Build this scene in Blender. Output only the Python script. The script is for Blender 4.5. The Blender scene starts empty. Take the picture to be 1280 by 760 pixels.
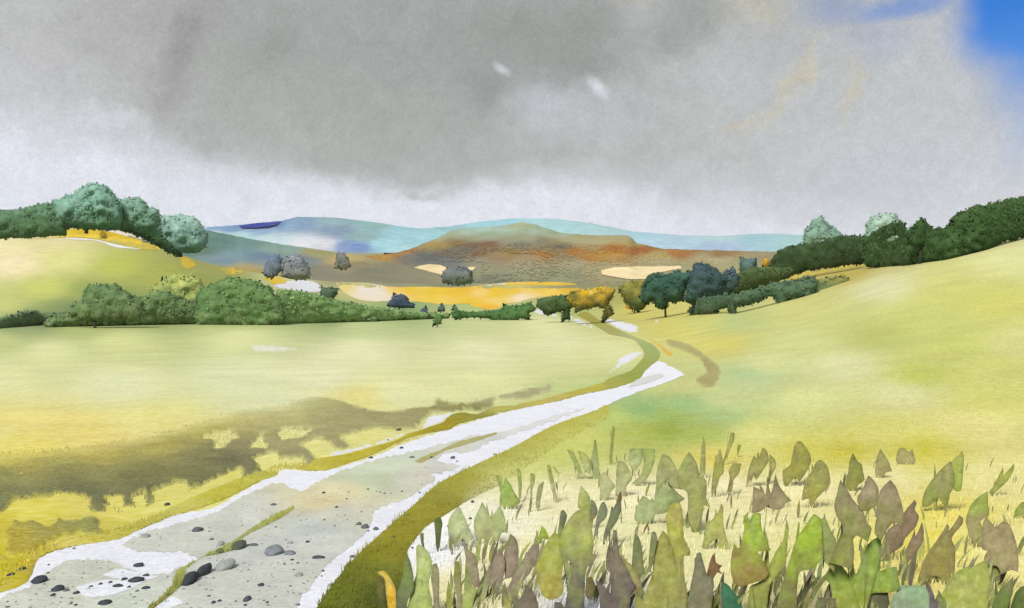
import bpy, math, random
import numpy as np
from mathutils import Vector, noise as mnoise
from mathutils.geometry import delaunay_2d_cdt
random.seed(7); np.random.seed(7)
S = bpy.context.scene
COL = S.collection
F = 1244.0                      # focal length in photo pixels (35 mm lens, 1280 px wide)
TH = math.atan(80.0 / F)        # the camera looks down a little; the horizon is at row 300
CT, ST = math.cos(TH), math.sin(TH)
KA = 0.78                       # albedo of a surface that should show as full white

def at(px, py, D):
    """point on the line of sight through a photo pixel, D metres ahead"""
    a = (px - 640) / F; b = (380 - py) / F
    k = D / (CT + b * ST)
    return (a * k, D, (b * CT - ST) * k)

def lin(c):
    out = []
    for v in c[:3]:
        v = v / 255.0
        out.append(v / 12.92 if v <= .04045 else ((v + .055) / 1.055) ** 2.4)
    return out

def alb(c): return [v * KA for v in lin(c)]

# ------------------------------------------------------------------ terrain
DK = [2, 3, 6, 10, 13, 16.5, 21, 28, 36, 50, 75, 90, 120, 160, 200, 260, 320, 400, 520, 700, 900, 1200, 1600, 2500, 4000, 7000]
NEAR = [3250, 2280, 1290, 895, 760, 700, 650, 600, 560]
PROF = {
 -1000: [520, 480, 465, 445, 427, 415, 404, 392, 362, 292, 300, 315, 357, 354, 342, 326, 314],
 0: [520, 480, 465, 445, 427, 415, 404, 392, 362, 291, 300, 315, 357, 354, 342, 326, 314],
 100: [520, 480, 465, 445, 427, 415, 404, 392, 362, 289, 300, 315, 357, 354, 342, 326, 314],
 200: [520, 480, 465, 445, 427, 415, 404, 393, 368, 304, 310, 320, 357, 354, 342, 326, 314],
 260: [520, 480, 465, 445, 427, 415, 404, 394, 378, 332, 330, 330, 357, 354, 342, 326, 314],
 330: [520, 480, 465, 446, 428, 416, 404, 396, 386, 352, 346, 340, 357, 354, 342, 326, 314],
 400: [520, 480, 465, 446, 428, 417, 404, 397, 389, 374, 358, 350, 357, 354, 342, 326, 314],
 600: [520, 480, 466, 447, 429, 418, 405, 397, 390, 384, 368, 354, 357, 354, 342, 326, 314],
 750: [519, 479, 465, 446, 428, 416, 404, 395, 389, 382, 368, 356, 357, 354, 342, 326, 314],
 850: [517, 475, 461, 440, 418, 403, 389, 381, 373, 366, 359, 351, 357, 354, 342, 326, 314],
 900: [515, 470, 455, 428, 405, 391, 380, 372, 366, 360, 354, 349, 357, 354, 342, 326, 314],
 1000: [512, 460, 438, 412, 385, 366, 350, 343, 341, 342, 345, 345, 357, 354, 342, 326, 314],
 1060: [508, 452, 430, 398, 364, 346, 334, 331, 334, 340, 344, 344, 357, 354, 342, 326, 314],
 1100: [506, 445, 420, 382, 347, 332, 326, 325, 330, 338, 343, 343, 357, 354, 342, 326, 314],
 1280: [500, 425, 396, 346, 301, 287, 282, 285, 295, 310, 325, 332, 357, 354, 342, 326, 314],
 2300: [490, 400, 365, 310, 268, 254, 250, 255, 270, 295, 315, 325, 357, 354, 342, 326, 314],
}
PXG = np.arange(-1000, 2301, 8.0)
LDG = np.linspace(math.log(2), math.log(7000), 700)
keys = sorted(PROF)
cols = []
for k in keys:
    cols.append(np.interp(LDG, np.log(DK), NEAR + PROF[k]))
cols = np.array(cols)
TAB = np.empty((len(PXG), len(LDG)))
for j in range(len(LDG)):
    TAB[:, j] = np.interp(PXG, keys, cols[:, j])
# work in height over distance so that the smoothing keeps slopes even
def blur(a, n, axis):
    for _ in range(2):
        p = np.concatenate([np.repeat(np.take(a, [0], axis), n, axis), a, np.repeat(np.take(a, [-1], axis), n, axis)], axis)
        c = np.cumsum(p, axis)
        z = np.zeros_like(np.take(c, [0], axis))
        c = np.concatenate([z, c], axis)
        w = 2 * n + 1
        L = a.shape[axis]
        a = (np.take(c, np.arange(w, w + L), axis) - np.take(c, np.arange(0, L), axis)) / w
    return a
_edge = TAB[:, :60].copy()
TAB = blur(TAB, 9, 1); TAB[:, :60] = _edge
TAB = blur(TAB, 4, 0)
for i in range(len(PXG)):       # gentle unevenness of the land
    for j in range(0, len(LDG), 1):
        D = math.exp(LDG[j])
        if D > 30 and j % 1 == 0:
            pass
def gpy(px, D):
    """photo row of the ground at a photo column and a distance"""
    px = np.clip(np.asarray(px, float), PXG[0], PXG[-1] - 1e-3); l = np.clip(np.log(np.asarray(D, float)), LDG[0], LDG[-1] - 1e-6)
    fi = (px - PXG[0]) / 8.0; fj = (l - LDG[0]) / (LDG[1] - LDG[0])
    i = np.minimum(fi.astype(int), len(PXG) - 2); j = np.minimum(fj.astype(int), len(LDG) - 2)
    u = fi - i; v = fj - j
    return (TAB[i, j] * (1 - u) + TAB[i + 1, j] * u) * (1 - v) + (TAB[i, j + 1] * (1 - u) + TAB[i + 1, j + 1] * u) * v

def gD(px, py):
    """distance at which the line of sight through a photo pixel first meets the ground"""
    px = min(max(px, PXG[0]), PXG[-1] - 1e-3)
    fi = (px - PXG[0]) / 8.0; i = min(int(fi), len(PXG) - 2); u = fi - i
    c = TAB[i] * (1 - u) + TAB[i + 1] * u
    k = np.argmax(c <= py)
    if c[k] > py: k = int(np.argmin(c)); return math.exp(LDG[k])
    if k == 0: return 2.0
    t = (c[k - 1] - py) / (c[k - 1] - c[k] + 1e-9)
    return math.exp(LDG[k - 1] + t * (LDG[k] - LDG[k - 1]))

# ------------------------------------------------------------------ materials
def mat(name, attr=True, color=(.5, .5, .5), nscale=2.0, namp=.10, fine=12.0, famp=.06, bump=.2, bscale=8.0, rough=.92):
    m = bpy.data.materials.new(name); m.use_nodes = True
    nt = m.node_tree; N = nt.nodes; L = nt.links
    bs = N['Principled BSDF']; bs.inputs['Roughness'].default_value = rough
    bs.inputs['Specular IOR Level'].default_value = .15
    tc = N.new('ShaderNodeTexCoord')
    def nz(scale, detail):
        n = N.new('ShaderNodeTexNoise'); n.inputs['Scale'].default_value = scale; n.inputs['Detail'].default_value = detail
        n.inputs['Roughness'].default_value = .62
        L.new(tc.outputs['Object'], n.inputs['Vector']); return n
    a = nz(nscale, 6); b = nz(fine, 5)
    def rng(src, amp):
        r = N.new('ShaderNodeMapRange'); r.inputs['From Min'].default_value = .3; r.inputs['From Max'].default_value = .7
        r.inputs['To Min'].default_value = 1 - amp; r.inputs['To Max'].default_value = 1 + amp; r.clamp = True
        L.new(src.outputs['Fac'], r.inputs['Value']); return r
    ra, rb = rng(a, namp), rng(b, famp)
    mu = N.new('ShaderNodeMath'); mu.operation = 'MULTIPLY'
    L.new(ra.outputs[0], mu.inputs[0]); L.new(rb.outputs[0], mu.inputs[1])
    hs = N.new('ShaderNodeHueSaturation')
    L.new(mu.outputs[0], hs.inputs['Value'])
    hr = N.new('ShaderNodeMapRange'); hr.inputs['From Min'].default_value = .3; hr.inputs['From Max'].default_value = .7
    hr.inputs['To Min'].default_value = .488; hr.inputs['To Max'].default_value = .512
    L.new(a.outputs['Color'], hr.inputs['Value']); L.new(hr.outputs[0], hs.inputs['Hue'])
    sr = N.new('ShaderNodeMapRange'); sr.inputs['From Min'].default_value = .3; sr.inputs['From Max'].default_value = .7
    sr.inputs['To Min'].default_value = 1.12; sr.inputs['To Max'].default_value = .86
    L.new(b.outputs['Fac'], sr.inputs['Value']); L.new(sr.outputs[0], hs.inputs['Saturation'])
    if attr:
        at_ = N.new('ShaderNodeAttribute'); at_.attribute_name = 'tint'
        L.new(at_.outputs['Color'], hs.inputs['Color'])
    else:
        hs.inputs['Color'].default_value = (*color, 1)
    L.new(hs.outputs['Color'], bs.inputs['Base Color'])
    if bump:
        c = nz(bscale, 5)
        bp = N.new('ShaderNodeBump'); bp.inputs['Strength'].default_value = bump; bp.inputs['Distance'].default_value = .1
        L.new(c.outputs['Fac'], bp.inputs['Height']); L.new(bp.outputs['Normal'], bs.inputs['Normal'])
    return m

M = dict(
 crop=mat('crop_soil', nscale=.16, namp=.08, fine=2.6, famp=.13, bump=.35, bscale=1.3),
 scrub=mat('rough_scrub', nscale=.6, namp=.14, fine=7, famp=.24, bump=.7, bscale=6),
 chalk=mat('chalk_track', nscale=1.1, namp=.07, fine=9, famp=.12, bump=.3, bscale=6),
 verge=mat('verge_grass', nscale=.7, namp=.09, fine=6, famp=.14, bump=.5, bscale=5),
 hill=mat('far_hillside', nscale=.006, namp=.08, fine=.03, famp=.10, bump=0),
 foliage=mat('foliage', nscale=.25, namp=.14, fine=1.2, famp=.12, bump=0),
 leaf=mat('soft_leaf', nscale=5, namp=.20, fine=16, famp=.16, bump=.25, bscale=25, rough=.8),
 bark=mat('bark', attr=False, color=(.075, .075, .055), nscale=2, fine=9, namp=.2, famp=.2, bump=.5),
 stone=mat('dark_stone', nscale=7, namp=.16, fine=30, famp=.14, bump=.5, bscale=18, rough=.85),
 stem=mat('plant_stem', attr=False, color=(.23, .23, .10), nscale=5, fine=30),
)

# ------------------------------------------------------------------ object helpers
def link(name, verts, faces, m, tint=None, parent=None, smooth=True, origin=None, norms=None):
    me = bpy.data.meshes.new(name)
    if origin is not None:
        o0 = origin; verts = [(v[0] - o0[0], v[1] - o0[1], v[2] - o0[2]) for v in verts]
    me.from_pydata(verts, [], faces); me.update()
    if tint is not None:
        ca = me.color_attributes.new('tint', 'FLOAT_COLOR', 'POINT')
        arr = np.ones((len(verts), 4), np.float32); arr[:, :3] = np.asarray(tint, np.float32)
        ca.data.foreach_set('color', arr.ravel())
    if smooth: me.shade_smooth()
    if norms:
        base = [tuple(v.normal) for v in me.vertices]
        for i, nv in norms.items(): base[i] = tuple(nv)
        me.normals_split_custom_set_from_vertices(base)
    me.materials.append(M[m])
    o = bpy.data.objects.new(name, me); COL.objects.link(o)
    if origin is not None and parent is None: o.location = origin
    if parent is not None: o.parent = parent
    return o

def tag(o, label=None, cat=None, group=None, kind=None):
    if label: o['label'] = label
    if cat: o['category'] = cat
    if group: o['group'] = group
    if kind: o['kind'] = kind
    return o

def thing(name, label, cat, loc, group=None):
    o = bpy.data.objects.new(name, None); COL.objects.link(o); o.location = loc; o.empty_display_size = .3
    return tag(o, label, cat, group)

def crop(c, pts):
    ox, oy, s = c
    return [(ox + x / s, oy + y / s) for x, y in pts]

def inside(px, py, poly):
    p = np.asarray(poly, float); x0, y0 = p[:, 0], p[:, 1]; x1, y1 = np.roll(x0, -1), np.roll(y0, -1)
    px = np.asarray(px, float)[:, None]; py = np.asarray(py, float)[:, None]
    cond = (y0 > py) != (y1 > py)
    with np.errstate(divide='ignore', invalid='ignore'):
        xi = (x1 - x0) * (py - y0) / (y1 - y0) + x0
    return (np.sum(cond & (px < xi), axis=1) % 2) == 1

def edist(px, py, poly):
    p = np.asarray(poly, float); a = p; b = np.roll(p, -1, 0)
    P = np.stack([px, py], 1)[:, None, :]
    ab = b - a; L2 = np.maximum((ab ** 2).sum(1), 1e-9)
    t = np.clip(((P - a) * ab).sum(2) / L2, 0, 1)
    q = a + t[..., None] * ab
    return np.sqrt(((P - q) ** 2).sum(2)).min(1)

def enear(px, py, poly):
    p = np.asarray(poly, float); a = p; b = np.roll(p, -1, 0)
    P = np.stack([px, py], 1)[:, None, :]; ab = b - a; L2 = np.maximum((ab ** 2).sum(1), 1e-9)
    t = np.clip(((P - a) * ab).sum(2) / L2, 0, 1); q = a + t[..., None] * ab
    i = ((P - q) ** 2).sum(2).argmin(1)
    return q[np.arange(len(i)), i]

def rounded(poly, k=4, ten=.5):
    n = len(poly); out = []
    for i in range(n):
        p0, p1, p2, p3 = poly[i - 1], poly[i], poly[(i + 1) % n], poly[(i + 2) % n]
        L = math.hypot(p2[0] - p1[0], p2[1] - p1[1])
        def tang(a, b, c):        # limited so that long neighbours do not swing a short edge
            tx, ty = (c[0] - a[0]) * ten, (c[1] - a[1]) * ten; m = math.hypot(tx, ty)
            s = min(1, L / (m + 1e-9)) if m > L else 1
            ux, uy, vx, vy = b[0] - a[0], b[1] - a[1], c[0] - b[0], c[1] - b[1]      # pointed tips stay pointed
            if ux * vx + uy * vy < .12 * math.hypot(ux, uy) * math.hypot(vx, vy): s = 0
            return tx * s, ty * s
        t1, t2 = tang(p0, p1, p2), tang(p1, p2, p3)
        for j in range(k):
            t = j / k; t_2, t_3 = t * t, t ** 3
            h = (2 * t_3 - 3 * t_2 + 1, t_3 - 2 * t_2 + t, -2 * t_3 + 3 * t_2, t_3 - t_2)
            out.append(tuple(h[0] * p1[q] + h[1] * t1[q] + h[2] * p2[q] + h[3] * t2[q] for q in (0, 1)))
    return out

def dense(poly, step, jit=0., seed=0):
    out = []
    n = len(poly)
    for i in range(n):
        (x0, y0), (x1, y1) = poly[i], poly[(i + 1) % n]
        L = math.hypot(x1 - x0, y1 - y0); k = max(1, int(round(L / step)))
        for j in range(k):
            t = j / k; x = x0 + (x1 - x0) * t; y = y0 + (y1 - y0) * t
            if jit and L > 0:
                v = mnoise.noise(Vector((x * .16, y * .16, seed * 3.1))) * .9 + mnoise.noise(Vector((x * .5, y * .5, seed * 1.7 + 9))) * .8
                nx, ny = (y1 - y0) / L, -(x1 - x0) / L
                x += nx * v * jit; y += ny * v * jit
            out.append((x, y))
    return out

def tri(poly, step, holes=()):
    """triangles filling a photo-plane polygon, with inner points every `step`"""
    pts = [Vector(p) for p in poly]; n = len(pts)
    edges = [(i, (i + 1) % n) for i in range(n)]
    for h in holes:
        s = len(pts); pts += [Vector(p) for p in h]; edges += [(s + i, s + (i + 1) % len(h)) for i in range(len(h))]
    p = np.asarray(poly)
    gx = np.arange(p[:, 0].min() + step / 2, p[:, 0].max(), step); gy = np.arange(p[:, 1].min() + step * .3, p[:, 1].max(), step * .7)
    if len(gx) and len(gy):
        X, Y = np.meshgrid(gx, gy); X = X.ravel() + np.random.uniform(-.2, .2, X.size) * step; Y = Y.ravel() + np.random.uniform(-.15, .15, Y.size) * step
        ok = inside(X, Y, poly)
        for h in holes: ok &= ~inside(X, Y, h)
        X, Y = X[ok], Y[ok]
        if len(X):
            d = edist(X, Y, poly); k = d > step * .35
            pts += [Vector((x, y)) for x, y in zip(X[k], Y[k])]
    r = delaunay_2d_cdt(pts, edges, [], 0, 1e-5)
    V = np.array([(v.x, v.y) for v in r[0]]); T = np.array([f for f in r[2] if len(f) == 3], int)
    c = V[T].mean(1)
    ok = inside(c[:, 0], c[:, 1], poly)
    for h in holes: ok &= ~inside(c[:, 0], c[:, 1], h)
    T = T[ok]
    # same winding for all
    A = V[T]; ar = (A[:, 1, 0] - A[:, 0, 0]) * (A[:, 2, 1] - A[:, 0, 1]) - (A[:, 1, 1] - A[:, 0, 1]) * (A[:, 2, 0] - A[:, 0, 0])
    T[ar > 0] = T[ar > 0][:, ::-1]
    return V, T

def washes(ctrl, px, py, sx=1.0, sy=2.4, power=3.2, soft=180.):
    """soft colour field through control colours (photo column, row, colour)"""
    c = np.array([(x, y) for x, y, _ in ctrl], float); k = np.array([alb(q) for _, _, q in ctrl])
    px = np.asarray(px, float); py = np.asarray(py, float); out = np.empty((len(px), 3))
    for s in range(0, len(px), 20000):
        dx = (px[s:s + 20000, None] - c[:, 0]) * sx; dy = (py[s:s + 20000, None] - c[:, 1]) * sy
        w = 1 / (dx * dx + dy * dy + soft) ** (power / 2)
        out[s:s + 20000] = (w @ k) / w.sum(1)[:, None]
    return out

def wobble(px, py, sc, seed):
    return np.array([mnoise.noise(Vector((x * sc, y * sc * 2.2, seed))) for x, y in zip(px, py)])

def sheet(name, poly, m, color, lift=1, kind='structure', jit=.8, step=7, rough=0., ctrl=None, holes=(), fade=None, var=.0, seed=None, label=None, soft=180., edge=0.):
    """a covering of the ground (track, verge, crop) draped on the terrain"""
    seed = len(name) + len(poly) if seed is None else seed
    P = dense(rounded(poly, 3, .4), 2.5, jit, seed)
    H = [dense(h, 2.5, jit, seed + 5) for h in holes]
    V, T = tri(P, step, H)
    ed = edist(V[:, 0], V[:, 1], P)
    for h in H: ed = np.minimum(ed, edist(V[:, 0], V[:, 1], h))
    verts = []
    FD = np.clip(np.array([fade(x, y) for x, y in V]), 0, 1) if fade else np.zeros(len(V))
    if edge:
        nzv = np.array([mnoise.noise(Vector((x * .12, y * .3, seed))) for x, y in V])
        FD = np.maximum(FD, np.clip(1 - ed / edge + .3 * nzv, 0, 1))
    for (x, y), e, fd in zip(V, ed, FD):
        D = gD(x, y)
        p = at(x, y, D)
        up = lift * (.0022 + .00009 * D) + .002
        if rough:
            up += rough * min(1, e / 5.0) * (.6 + mnoise.noise(Vector((p[0] * .9, p[1] * .9, seed))))
        up = up * (1 - fd) - (.004 + .00005 * D) * max(0, fd - .8) * 5
        verts.append((p[0], p[1], p[2] + up))
    t = washes(ctrl, V[:, 0], V[:, 1], soft=soft) if ctrl else np.tile(alb(color), (len(V), 1))
    if var:
        w = wobble(V[:, 0], V[:, 1], .03, seed)
        t = t * (1 + var * w[:, None])
    if fade or edge:
        f = FD[:, None]
        t = t * (1 - f) + washes(GROUND, V[:, 0], V[:, 1]) * f
    o = link(name, verts, [tuple(int(i) for i in f) for f in T], m, t)
    return tag(o, label, None, None, kind)

def inflate(poly, Dfun, kf, kb, step, jit, holes=(), seed=0, cup=False, th=.004):
    P = dense(rounded(poly, 3, .4), min(step, 3.0), jit, seed); H = [dense(h, 2, jit * .5, seed) for h in holes]
    V, T = tri(P, step, H)
    d = edist(V[:, 0], V[:, 1], P)
    for h in H: d = np.minimum(d, edist(V[:, 0], V[:, 1], h))
    R = max(d.max(), 1e-3); d[d < .02] = 0
    prof = np.sqrt(np.maximum(d * (2 * R - d), 0))
    if not cup: prof = prof * np.array([1 + .55 * mnoise.noise(Vector((x * .11, y * .13, seed * 1.3))) + .25 * mnoise.noise(Vector((x * .3, y * .3, seed))) for x, y in V])
    nV = len(V); verts = []; Ds = np.array([Dfun(x) for x in V[:, 0]])
    if cup:                              # a thin cupped blade
        for (x, y), D, q in zip(V, Ds, prof): verts.append(at(x, y, D - kf * q * D / F - th))
        for (x, y), D, q in zip(V, Ds, prof):
            p = at(x, y, D - kf * q * D / F); verts.append((p[0], p[1] + th, p[2]))
        back = {i: nV + i for i in range(nV)}
    else:
        for (x, y), D, q in zip(V, Ds, prof): verts.append(at(x, y, D - kf * q * D / F))
        back = {}
        for i, ((x, y), D, q) in enumerate(zip(V, Ds, prof)):
            if d[i] == 0: back[i] = i; continue
            p = at(x, y, D); back[i] = len(verts); verts.append((p[0], p[1] + kb * q * D / F, p[2]))
    faces = [tuple(int(i) for i in f) for f in T] + [(back[int(f[2])], back[int(f[1])], back[int(f[0])]) for f in T]
    if cup:
        from collections import Counter
        cnt = Counter()
        for f in T:
            for a, b in ((f[0], f[1]), (f[1], f[2]), (f[2], f[0])): cnt[(int(a), int(b))] += 1
        for (a, b) in list(cnt):
            if (b, a) not in cnt: faces.append((b, a, back[a], back[b]))
    pxy = [None] * len(verts)
    for i in range(nV): pxy[i] = tuple(V[i]); pxy[back[i]] = tuple(V[i])
    return verts, faces, np.array(pxy), P, R

def mixc(a, b, f): return np.asarray(a) * (1 - f) + np.asarray(b) * f

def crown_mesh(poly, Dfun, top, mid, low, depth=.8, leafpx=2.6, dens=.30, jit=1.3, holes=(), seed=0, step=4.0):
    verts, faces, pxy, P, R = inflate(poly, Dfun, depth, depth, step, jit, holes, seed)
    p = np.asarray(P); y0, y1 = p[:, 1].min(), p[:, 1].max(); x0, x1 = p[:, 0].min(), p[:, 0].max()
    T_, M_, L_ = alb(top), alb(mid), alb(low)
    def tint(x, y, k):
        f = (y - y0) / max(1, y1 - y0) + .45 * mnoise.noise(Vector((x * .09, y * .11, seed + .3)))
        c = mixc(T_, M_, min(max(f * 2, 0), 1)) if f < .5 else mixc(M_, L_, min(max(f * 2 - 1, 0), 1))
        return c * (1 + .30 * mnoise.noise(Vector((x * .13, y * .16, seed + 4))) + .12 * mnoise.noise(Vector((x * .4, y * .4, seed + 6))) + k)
    tints = [tint(x, y, 0) for x, y in pxy]; norms = {}
    rng = random.Random(seed * 13 + 5)
    n = int((x1 - x0) * (y1 - y0) * dens)
    if n:
        X = np.array([rng.uniform(x0 - 1, x1 + 1) for _ in range(n)]); Y = np.array([rng.uniform(y0 - 1, y1) for _ in range(n)])
        ok = inside(X, Y, P)
        for h in holes: ok &= ~inside(X, Y, h)
        X, Y = X[ok], Y[ok]
        dd = edist(X, Y, P) if len(X) else []; nn = enear(X, Y, P) if len(X) else []
        for x, y, d, ne in zip(X, Y, dd, nn):
            if d > 4.5 and rng.random() > .22 + .5 * max(0, mnoise.noise(Vector((x * .08, y * .08, seed + 8)))): continue
            ox, oy = (ne[0] - x) / (d + .01), (ne[1] - y) / (d + .01); dq = min(1, d / R)
            if d < 3: x += ox * rng.uniform(0, leafpx * .8); y += oy * rng.uniform(0, leafpx * .8)
            D = Dfun(x); mpp = D / F
            q = math.sqrt(max(d * (2 * R - d), 0)) * depth * mpp
            s = rng.choice((-1, -1, -1, 1)); off = s * q * rng.uniform(.98, 1.14); c = Vector(at(x, y, D + off))
            sz = leafpx * mpp * rng.uniform(.6, 1.25)
            nrm = Vector((rng.gauss(0, .5), s * 1.0 + rng.gauss(0, .5), .5 + rng.gauss(0, .5))).normalized()
            u = nrm.orthogonal().normalized(); v = nrm.cross(u)
            a = rng.uniform(0, 6.28); u, v = u * math.cos(a) + v * math.sin(a), v * math.cos(a) - u * math.sin(a)
            b = len(verts)
            for e, g in ((-.9, 0), (-.1, -.55), (1, 0), (.1, .6)):
                w = c + u * sz * e + v * sz * g; verts.append((w.x, w.y, w.z))
            faces.append((b, b + 1, b + 2, b + 3))
            nv = Vector((ox * (1 - dq) * .8, s * dq * .7 - .25, -oy * (1 - dq) * .8 + .45)).normalized()
            for e in range(4): norms[b + e] = nv
            t = tint(x, y, rng.uniform(-.07, .09)); tints += [t] * 4
    return verts, faces, tints, norms

def tube(path, r0, r1, n=7):
    verts, faces = [], []
    for i, p in enumerate(path):
        p = Vector(p); t = i / (len(path) - 1); r = r0 + (r1 - r0) * t
        d = (Vector(path[min(i + 1, len(path) - 1)]) - Vector(path[max(i - 1, 0)])).normalized()
        u = d.orthogonal().normalized(); v = d.cross(u)
        for k in range(n):
            a = 2 * math.pi * k / n; w = p + u * r * math.cos(a) + v * r * math.sin(a); verts.append((w.x, w.y, w.z))
    for i in range(len(path) - 1):
        for k in range(n):
            a, b = i * n + k, i * n + (k + 1) % n
            faces.append((a, b, b + n, a + n))
    faces.append(tuple(range(n))[::-1]); faces.append(tuple(range((len(path) - 1) * n, len(path) * n)))
    return verts, faces
def shift(vs, o): return [(v[0] - o[0], v[1] - o[1], v[2] - o[2]) for v in vs]
# ------------------------------------------------------------------ camera, light, sky
cam = bpy.data.cameras.new('camera'); co = bpy.data.objects.new('camera', cam); COL.objects.link(co)
cam.lens = 35; cam.sensor_width = 36; cam.clip_end = 40000; cam.clip_start = .1
co.rotation_euler = (math.pi / 2 - TH, 0, 0); S.camera = co
S.render.resolution_x, S.render.resolution_y = 1024, 608
EXPO = 1.4
vs = S.view_settings; S.display_settings.display_device = 'sRGB'
vs.view_transform = 'Standard'; vs.look = 'None'; vs.exposure = EXPO; vs.gamma = 1; vs.use_curve_mapping = False
SUN_EL, SUN_AZ = 48, 205         # degrees; azimuth clockwise from straight ahead: behind the camera, to the left
sl = bpy.data.lights.new('sun', 'SUN'); sl.energy = 1.5; sl.angle = math.radians(20); sl.color = (1, .965, .90)
so = bpy.data.objects.new('sun', sl); COL.objects.link(so)
sd = Vector((math.sin(math.radians(SUN_AZ)) * math.cos(math.radians(SUN_EL)), math.cos(math.radians(SUN_AZ)) * math.cos(math.radians(SUN_EL)), math.sin(math.radians(SUN_EL))))
so.rotation_euler = sd.to_track_quat('Z', 'Y').to_euler()

w = bpy.data.worlds.new('World'); S.world = w; w.use_nodes = True
nt = w.node_tree; N = nt.nodes; L = nt.links; N.clear()
out = N.new('ShaderNodeOutputWorld')
sky = N.new('ShaderNodeTexSky'); sky.sky_type = 'NISHITA'; sky.sun_disc = False
sky.sun_elevation = math.radians(SUN_EL); sky.sun_rotation = math.radians(SUN_AZ)
bg_sky = N.new('ShaderNodeBackground'); bg_sky.inputs['Strength'].default_value = .05
hsv = N.new('ShaderNodeHueSaturation'); hsv.inputs['Saturation'].default_value = 1.75; hsv.inputs['Value'].default_value = .72
L.new(sky.outputs[0], hsv.inputs['Color']); tn = N.new('ShaderNodeVectorMath'); tn.operation = 'MULTIPLY'; tn.inputs[1].default_value = (.85, .78, 1.2); L.new(hsv.outputs[0], tn.inputs[0]); L.new(tn.outputs[0], bg_sky.inputs['Color'])
bg_cl = N.new('ShaderNodeBackground'); bg_cl.inputs['Strength'].default_value = 1
mixs = N.new('ShaderNodeMixShader')
tc = N.new('ShaderNodeTexCoord'); sep = N.new('ShaderNodeSeparateXYZ')
L.new(tc.outputs['Generated'], sep.inputs[0])
def mth(op, a, b=None, c=None, clamp=False):
    n = N.new('ShaderNodeMath'); n.operation = op; n.use_clamp = clamp
    for i, v in enumerate((a, b, c)):
        if v is None: continue
        if isinstance(v, (int, float)): n.inputs[i].default_value = v
        else: L.new(v, n.inputs[i])
    return n.outputs[0]
AZ = mth('MULTIPLY', mth('ARCTAN2', sep.outputs[0], sep.outputs[1]), 180 / math.pi)     # degrees, 0 straight ahead
EL = mth('MULTIPLY', mth('ARCSINE', sep.outputs[2]), 180 / math.pi)
def ae(px, py):                 # azimuth and elevation (degrees) of a photo pixel
    p = Vector(at(px, py, 1)).normalized()
    return math.degrees(math.atan2(p.x, p.y)), math.degrees(math.asin(p.z))
def nz(scale, detail=5, rough=.55, dist=0, sc=(1, 1, 1)):
    mp = N.new('ShaderNodeMapping'); mp.inputs['Scale'].default_value = sc; L.new(tc.outputs['Generated'], mp.inputs[0])
    n = N.new('ShaderNodeTexNoise'); n.inputs['Scale'].default_value = scale; n.inputs['Detail'].default_value = detail
    n.inputs['Roughness'].default_value = rough; n.inputs['Distortion'].default_value = dist
    L.new(mp.outputs[0], n.inputs['Vector']); return n
n1 = nz(7, 6, .6); n2 = nz(22, 6, .6); n3 = nz(3.2, 4, .5)
w1 = mth('SUBTRACT', n1.outputs['Fac'], .5); w2 = mth('SUBTRACT', n2.outputs['Fac'], .5)
sc1 = N.new('ShaderNodeSeparateColor'); L.new(n1.outputs['Color'], sc1.inputs[0])
sc2 = N.new('ShaderNodeSeparateColor'); L.new(n2.outputs['Color'], sc2.inputs[0])
# wind-torn coordinates
AZW = mth('ADD', AZ, mth('ADD', mth('MULTIPLY', mth('SUBTRACT', sc1.outputs[0], .5), 7), mth('MULTIPLY', mth('SUBTRACT', sc2.outputs[0], .5), 3)))
ELW = mth('ADD', EL, mth('ADD', mth('MULTIPLY', mth('SUBTRACT', sc1.outputs[1], .5), 5), mth('MULTIPLY', mth('SUBTRACT', sc2.outputs[1], .5), 2.4)))
G = 2 ** -EXPO
def ccol(c): return (*[v * G for v in lin(c)], 1)
def smooth(x, lo, hi):
    r = N.new('ShaderNodeMapRange'); r.interpolation_type = 'SMOOTHSTEP'
    r.inputs['From Min'].default_value = lo; r.inputs['From Max'].default_value = hi
    L.new(x, r.inputs['Value']); return r.outputs[0]
def mixcol(f, a, b):
    n = N.new('ShaderNodeMix'); n.data_type = 'RGBA'; n.clamp_factor = True
    if isinstance(f, (int, float)): n.inputs['Factor'].default_value = f
    else: L.new(f, n.inputs['Factor'])
    for s, v in ((6, a), (7, b)):
        if isinstance(v, tuple): n.inputs[s].default_value = v
        else: L.new(v, n.inputs[s])
    return n.outputs[2]
# grey deck of cloud, its ragged base running down to the right, bright air under it
ramp = N.new('ShaderNodeValToRGB')
EDGE = [(-900, 190), (0, 138), (60, 145), (120, 165), (175, 184), (230, 198), (290, 203), (340, 212), (420, 228), (500, 240), (570, 243), (640, 226), (705, 219), (745, 214), (790, 236), (880, 250), (960, 262), (1060, 262), (1160, 258), (1280, 250)]
el = ramp.color_ramp.elements
pts = [(ae(x, y)) for x, y in EDGE]
while len(el) < len(pts): el.new(.5)
for e, (a, b) in zip(el, pts): e.position = min(max((a + 60) / 120, 0), 1); e.color = (b / 20, b / 20, b / 20, 1)
L.new(mth('DIVIDE', mth('ADD', AZ, 60), 120, clamp=True), ramp.inputs[0])
edge = mth('MULTIPLY', ramp.outputs[0], 20)
soft = mth('ADD', .9, mth('MULTIPLY', smooth(AZ, 4, 14), 3.0))
dlt = mth('ADD', mth('SUBTRACT', EL, edge), mth('ADD', mth('MULTIPLY', w1, 2.2), mth('MULTIPLY', w2, 2.6)))
cover = smooth(mth('DIVIDE', dlt, soft), -.6, 1.4)
deck = mixcol(smooth(mth('ADD', n3.outputs['Fac'], mth('MULTIPLY', w2, .35)), .36, .66), ccol((172, 175, 173)), ccol((190, 192, 191)))
low = mixcol(smooth(EL, 0, 5), ccol((233, 236, 246)), ccol((230, 233, 243)))
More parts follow.
